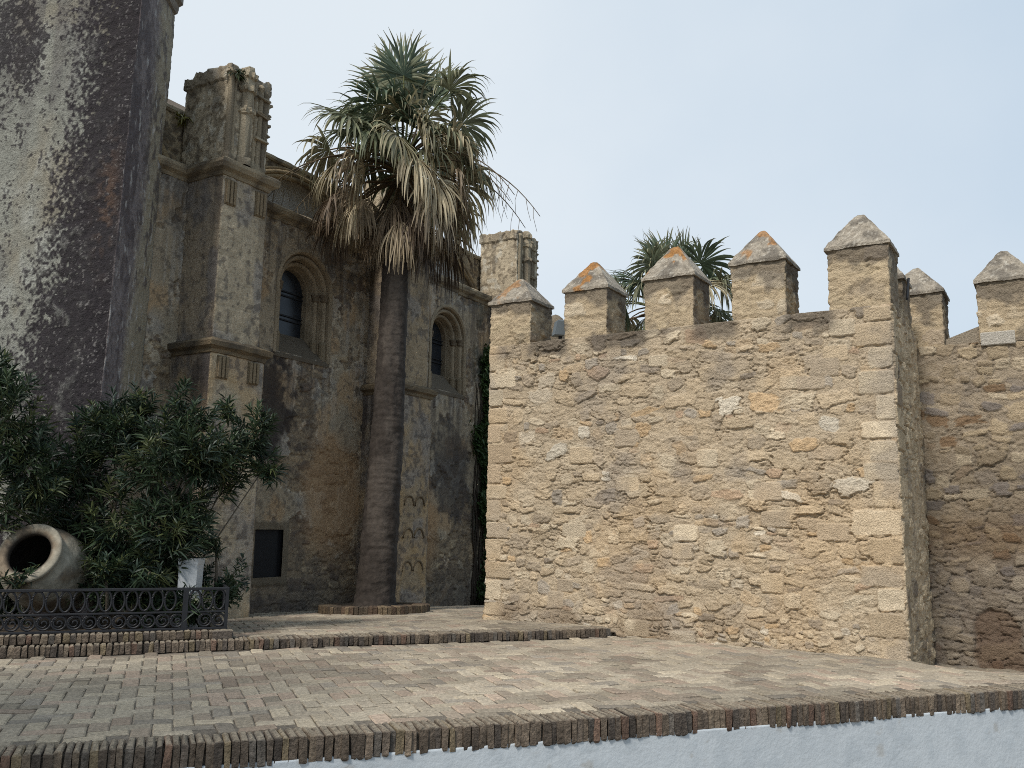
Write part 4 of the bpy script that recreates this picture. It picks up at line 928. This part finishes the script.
# bare hanging stalks of old flower clusters
for az, ln in ((-.1, 2.7), (.25, 2.5), (3.0, 2.2), (3.5, 2.5), (-.5, 2.5), (2.6, 1.9), (-.3, 2.2), (3.3, 2.9)):
    st = MB(); p = crown.copy(); d = np.array([math.cos(az)*.85, math.sin(az)*.85, .5]); pts = [p.copy()]
    for k in range(14): p = p+d/np.linalg.norm(d)*ln/13; d = d+np.array([0, 0, -.13]); pts.append(p.copy())
    st.tube(pts, np.linspace(.02, .006, 15), 5, lin(96, 84, 66))
    for k in range(7, 14):
        q = pts[k]; st.tube([q, q+np.array([rr.uniform(-.06, .06), rr.uniform(-.06, .06), -.2]), q+np.array([rr.uniform(-.1, .1), rr.uniform(-.1, .1), -.42])], [.005, .004, .003], 4, lin(100, 88, 68))
    st.build('flower_stalk', M_BARK, palm, True)

# palm behind the castle wall
p2 = at(668, 305, 20.5); b2 = (p2[0], p2[1], -.4)
palm2 = thing('palm_tree', b2, 'green fan palm whose head shows behind the castle merlons', 'tree')
t2 = MB(); t2.tube([np.array([p2[0], p2[1], z]) for z in np.linspace(-.4, p2[2]-.1, 14)], np.linspace(.32, .2, 14), 16, lin(104, 90, 74)); t2.build('trunk', M_BARK, palm2, True)
rr = np.random.RandomState(12); crown_bak, palm_bak = crown, palm; crown, palm = p2+np.array([0, 0, -.2]), palm2
scatter(5, 'green', 58, 86, .8, 1.05, .8, 1.05, .1, .3, .12, .3)
scatter(12, 'green', 18, 58, .95, 1.35, .95, 1.2, .0, .25, .35, 1.0)
scatter(16, 'mid', -10, 34, 1.0, 1.5, .95, 1.2, -.1, .2, .5, 2.4)
scatter(10, 'tan', -50, -15, .6, .9, .8, 1.1, -.3, .0, .4, 3.0, spread=70)
crown, palm = crown_bak, palm_bak

# brick ring round the palm's foot
rg = thing('palm_surround', tuple(pb), 'round brick kerb ring filled with earth at the foot of the palm', 'planter')
br = MB(); Rr_ = .90; nb_ = 76; rr = np.random.RandomState(3)
for k in range(nb_):
    a = k*2*PI/nb_; r3 = np.array([math.cos(a), math.sin(a), 0]); t3 = np.array([-math.sin(a), math.cos(a), 0])
    cen = np.array([pb[0], pb[1], 0])+r3*(Rr_-.11+rr.normal(0, .006)); cen[2] = float(z_up(cen[0], cen[1]))+.055+rr.normal(0, .003)
    br.box(cen, t3*(.033), r3*.11, (0, 0, .075), [lin(116, 100, 80), lin(96, 84, 70), lin(134, 116, 92), lin(104, 86, 70)][rr.randint(4)]*rr.uniform(.55, .85), .01)
br.build('brick_ring', M_BRICK, rg)
sl = MB(); an = np.arange(40)*2*PI/40; sl.add([(pb[0]+.80*math.cos(a), pb[1]+.80*math.sin(a), pb[2]+.095) for a in an], [tuple(range(40))]); sl.build('soil', M_SOIL, rg)

# ------------------------------------------------------------------ flower bed, railing, jar, pot
F1 = gp(231, 640, .10)[:2]; F0 = F1-SD*5.5; FD = SD; FN = SN
bed = thing('flower_bed', (*F1, .1), 'raised flower bed edged with small upright bricks below the iron railing', 'planter')
eb = MB(); zb_ = lambda x, y: np.float64(.205)+0*np.asarray(x)
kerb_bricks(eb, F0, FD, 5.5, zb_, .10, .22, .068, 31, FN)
FB = np.array([-FD[1], FD[0]])
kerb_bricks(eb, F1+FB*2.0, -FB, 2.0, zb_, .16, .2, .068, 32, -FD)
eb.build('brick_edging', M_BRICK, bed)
sb = MB(); ps = [F0+FN*.03, F1+FN*.03-FD*.03, F1+FN*2.6-FD*.03, F0+FN*2.6]
sb.add([np.array([*p, .185]) for p in ps]+[np.array([*p, .02]) for p in ps], [(0, 1, 2, 3), (0, 4, 5, 1), (1, 5, 6, 2)]); sb.build('soil', M_SOIL, bed)
rail = thing('iron_railing', (*F1, .2), 'low black wrought iron railing of ovals and scrolls around the flower bed', 'railing')
def rp_(s, z, off=.10): return np.array([*(F1-FD*s+FN*off), z])
RZ0, RZ1, RZ2, RZ3 = .225, .235, .395, .655
for z, nm, th in ((.225, 'bottom_rail', .012), (.405, 'middle_rail', .010), (.655, 'top_rail', .014)):
    b = MB(); b.box((rp_(.05, z)+rp_(5.5, z))/2, np.array([*FD, 0])*2.73, np.array([*FN, 0])*.016, (0, 0, th), bev=.003); b.build(nm, M_IRON, rail)
for s in (.06, .50, 2.6, 4.7):
    b = MB(); b.box(rp_(s, .435), np.array([*FD, 0])*(.018 if s != .5 else .028), np.array([*FN, 0])*.018, (0, 0, .235), bev=.004); b.build('post', M_IRON, rail)
# prototype oval and scroll, copied along the panel
D3 = np.array([*FD, 0]); an = np.arange(24)*2*PI/24
ov = MB(); ov.tube([D3*.058*math.cos(a)+np.array([0, 0, .108*math.sin(a)]) for a in an], .0115, 6, closed=True)
oo = ov.build('oval', M_IRON, None); oo.parent = rail
scr = MB(); scr.tube([D3*.068*math.cos(a)+np.array([0, 0, .068*math.sin(a)]) for a in an], .011, 6, closed=True)
sp = [(.068*(1-t*.82), .6+t*9) for t in np.linspace(0, 1, 26)]
scr.tube([D3*r*math.cos(a)+np.array([0, 0, r*math.sin(a)]) for r, a in sp], .009, 5)
so_ = scr.build('scroll_ring', M_IRON, None); so_.parent = rail
def place(o, first, s, z):
    c = o if first else o.copy()
    if not first: COL.objects.link(c); c.parent = rail
    p = rp_(s, z)-LOC[rail]; c.location = p; return c
f_ = True; s = .14
while s < 5.3:
    if abs(s-.5) > .075: place(oo, f_, s, .535); f_ = False
    s += .130
f_ = True; s = .14
while s < 5.3:
    if abs(s-.5) > .07: place(so_, f_, s, .315); f_ = False
    s += .146
# side panel going back
b = MB()
for z, th in ((.225, .012), (.405, .01), (.655, .014)):
    a_ = np.array([*(F1+FN*.10-FD*.06), z]); b.box(a_+np.array([*FN, 0])*.9, np.array([*FN, 0])*.9, D3*.016, (0, 0, th), bev=.003)
for k in range(13):
    c_ = np.array([*(F1+FN*(.18+k*.132)-FD*.06), .535]); b.tube([c_+np.array([*FN, 0])*.056*math.cos(a)+np.array([0, 0, .108*math.sin(a)]) for a in an], .011, 6, closed=True)
b.build('side_panel', M_IRON, rail)

# clay oil jar lying with its mouth to the viewer
jc = at(45, 568, 10.45); ax = np.array([.0, -.88, .42]); ax /= np.linalg.norm(ax)
jar = thing('clay_jar', (jc[0], jc[1], .18), 'big pale clay oil jar lying on its side with its dark mouth towards the yard', 'jar')
jm = MB(); prof = [(.02, -.95), (.14, -.90), (.24, -.72), (.34, -.45), (.41, -.18), (.425, .0), (.40, .15), (.33, .28), (.275, .33), (.262, .36), (.275, .385), (.288, .41), (.275, .435), (.22, .435), (.185, .41), (.185, .36), (.24, .31), (.31, .22), (.37, .05), (.38, -.1), (.30, -.45), (.15, -.75), (.01, -.85)]
prof = [(a*(1.07 if b < .24 else 1.07+.16*min(1, (b-.24)/.1)), b*1.0) for a, b in prof]
def dens(pr):
    o = []
    for (a, b), (c_, d_) in zip(pr[:-1], pr[1:]):
        k = max(1, int(math.hypot(c_-a, d_-b)/.03)); o += [(a+(c_-a)*i/k, b+(d_-b)*i/k) for i in range(k)]
    return o+[pr[-1]]
jm.lathe(jc+np.array([0, 0, .0]), dens(prof), 56, ax)
Vv = jm.V[0]; loc = Vv-jc; a1 = loc@ax; n1 = fbm(loc[:, 0]*5+3, loc[:, 2]*5+a1*3, 4, 61); n2 = fbm(loc[:, 0]*14, loc[:, 2]*14+a1*8, 3, 62)
cj = mixc(lin(166, 158, 140)*(.7+.5*n2)[:, None], lin(128, 108, 86), sm(n1, .48, .60)*.7); cj = mixc(cj, lin(196, 186, 168), sm(n2, .56, .64)*.5); cj = mixc(cj, lin(78, 70, 62), sm(n1*.5+n2*.5, .56, .64)*.6)
inner = (np.arange(len(Vv)) >= 56*len(dens(prof[:14])))[:, None]; cj = np.where(inner, lin(58, 50, 42), cj); jm.C[0] = cj*.8; jm.V[0] = Vv+(n2-.5)[:, None]*.012*ax
jm.build('body', M_CLAY, jar, True)

wp_ = at(190, 585, 10.66); pot = thing('flower_pot', (wp_[0], wp_[1], .18), 'square white flower pot with a rim among the oleander leaves', 'pot')
def frust(mb, c, a, b, z0, z1):
    V = [(c[0]+sx*a, c[1]+sy*a, z0) for sx, sy in ((-1, -1), (1, -1), (1, 1), (-1, 1))]+[(c[0]+sx*b, c[1]+sy*b, z1) for sx, sy in ((-1, -1), (1, -1), (1, 1), (-1, 1))]
    mb.add(V, [(3, 2, 1, 0), (4, 5, 6, 7)]+[(i, (i+1) % 4, 4+(i+1) % 4, 4+i) for i in range(4)])
zt = at(190, 558, 10.66)[2]
pm = MB(); frust(pm, wp_, .098, .108, .18, zt-.07); pm.build('body', M_PAINT, pot)
pm = MB(); frust(pm, wp_, .113, .117, zt-.07, zt); pm.build('rim', M_PAINT, pot)
pm = MB(); frust(pm, wp_, .095, .095, zt-.02, zt+.006); pm.build('soil', M_SOIL, pot)

# weeds rooted in the stonework
def tuft(p, label, nL, ln, seed, col):
    rr = np.random.RandomState(seed); p = np.array(p); root = thing('weed', tuple(p), label, 'plant', 'weeds rooted in the church stonework')
    P = p+rr.normal(0, .05, (nL, 3))*np.array([1, 1, .5]); D = rr.normal(0, .7, (nL, 3))+np.array([.2, -.3, .4])
    V, F, C = leaf_mesh(P, D, rr.uniform(.5, 1.1, nL)*ln, np.full(nL, .014), .8, col*rr.uniform(.6, 1.3, (nL, 1)), seed)
    mesh_obj('leaves', V, F, M_LEAF, root, C, True)
tuft(hp(BUT[0]+.12, PJ-.02, 8.22), 'dark weed tuft at the head of the left broken pinnacle', 110, .17, 71, lin(58, 66, 40))
tuft(hp(BUT[0]+.02, -.22, TOPZ-.05), 'yellowish weed tuft between pinnacle and parapet near the tower', 90, .16, 72, lin(112, 108, 52))
tuft(hp(BUT[0]+BW+.1, .10, CORN+.36), 'dark weed on the cornice right of the left pinnacle', 90, .15, 73, lin(46, 54, 36))

# unseen tree added on the left, only to cast shade across the yard
tr_ = np.random.RandomState(19); T0 = np.array([-6.7, 2.1, -1.])
tree = thing('added_shade_tree', tuple(T0), 'leafy street tree standing in the street left of the terrace', 'tree')
tkm = MB(); tkm.tube([T0, T0+[.05, .05, 2], T0+[-.05, .1, 4], T0+[.05, 0, 5.6], T0+[0, 0, 7.6]], [.22, .18, .15, .10, .04], 12, lin(92, 84, 74))
for k in range(9):
    a = k*2.4; p0 = T0+np.array([0, 0, 4.2+k*.3]); tkm.tube([p0, p0+[.8*math.cos(a), .8*math.sin(a), .5], p0+[1.7*math.cos(a), 1.7*math.sin(a), .8]], [.07, .05, .02], 6, lin(92, 84, 74))
tkm.build('trunk', M_BARK, tree, True)
P = []
for k in range(110):
    v = tr_.normal(0, 1, 3); v /= np.linalg.norm(v); cc_ = T0+np.array([0, 0, 7.2])+v*np.array([2.5, 2.5, 1.7])*tr_.uniform(.25, 1)
    P.append(cc_+tr_.normal(0, .26, (60, 3)))
P = np.concatenate(P); V, F, C = leaf_mesh(P, tr_.normal(0, 1, P.shape), tr_.uniform(.12, .2, len(P)), np.full(len(P), .045), .4, lin(70, 86, 44)*tr_.uniform(.7, 1.3, (len(P), 1)), 23)
mesh_obj('crown', V, F, M_LEAF, tree, C, True)
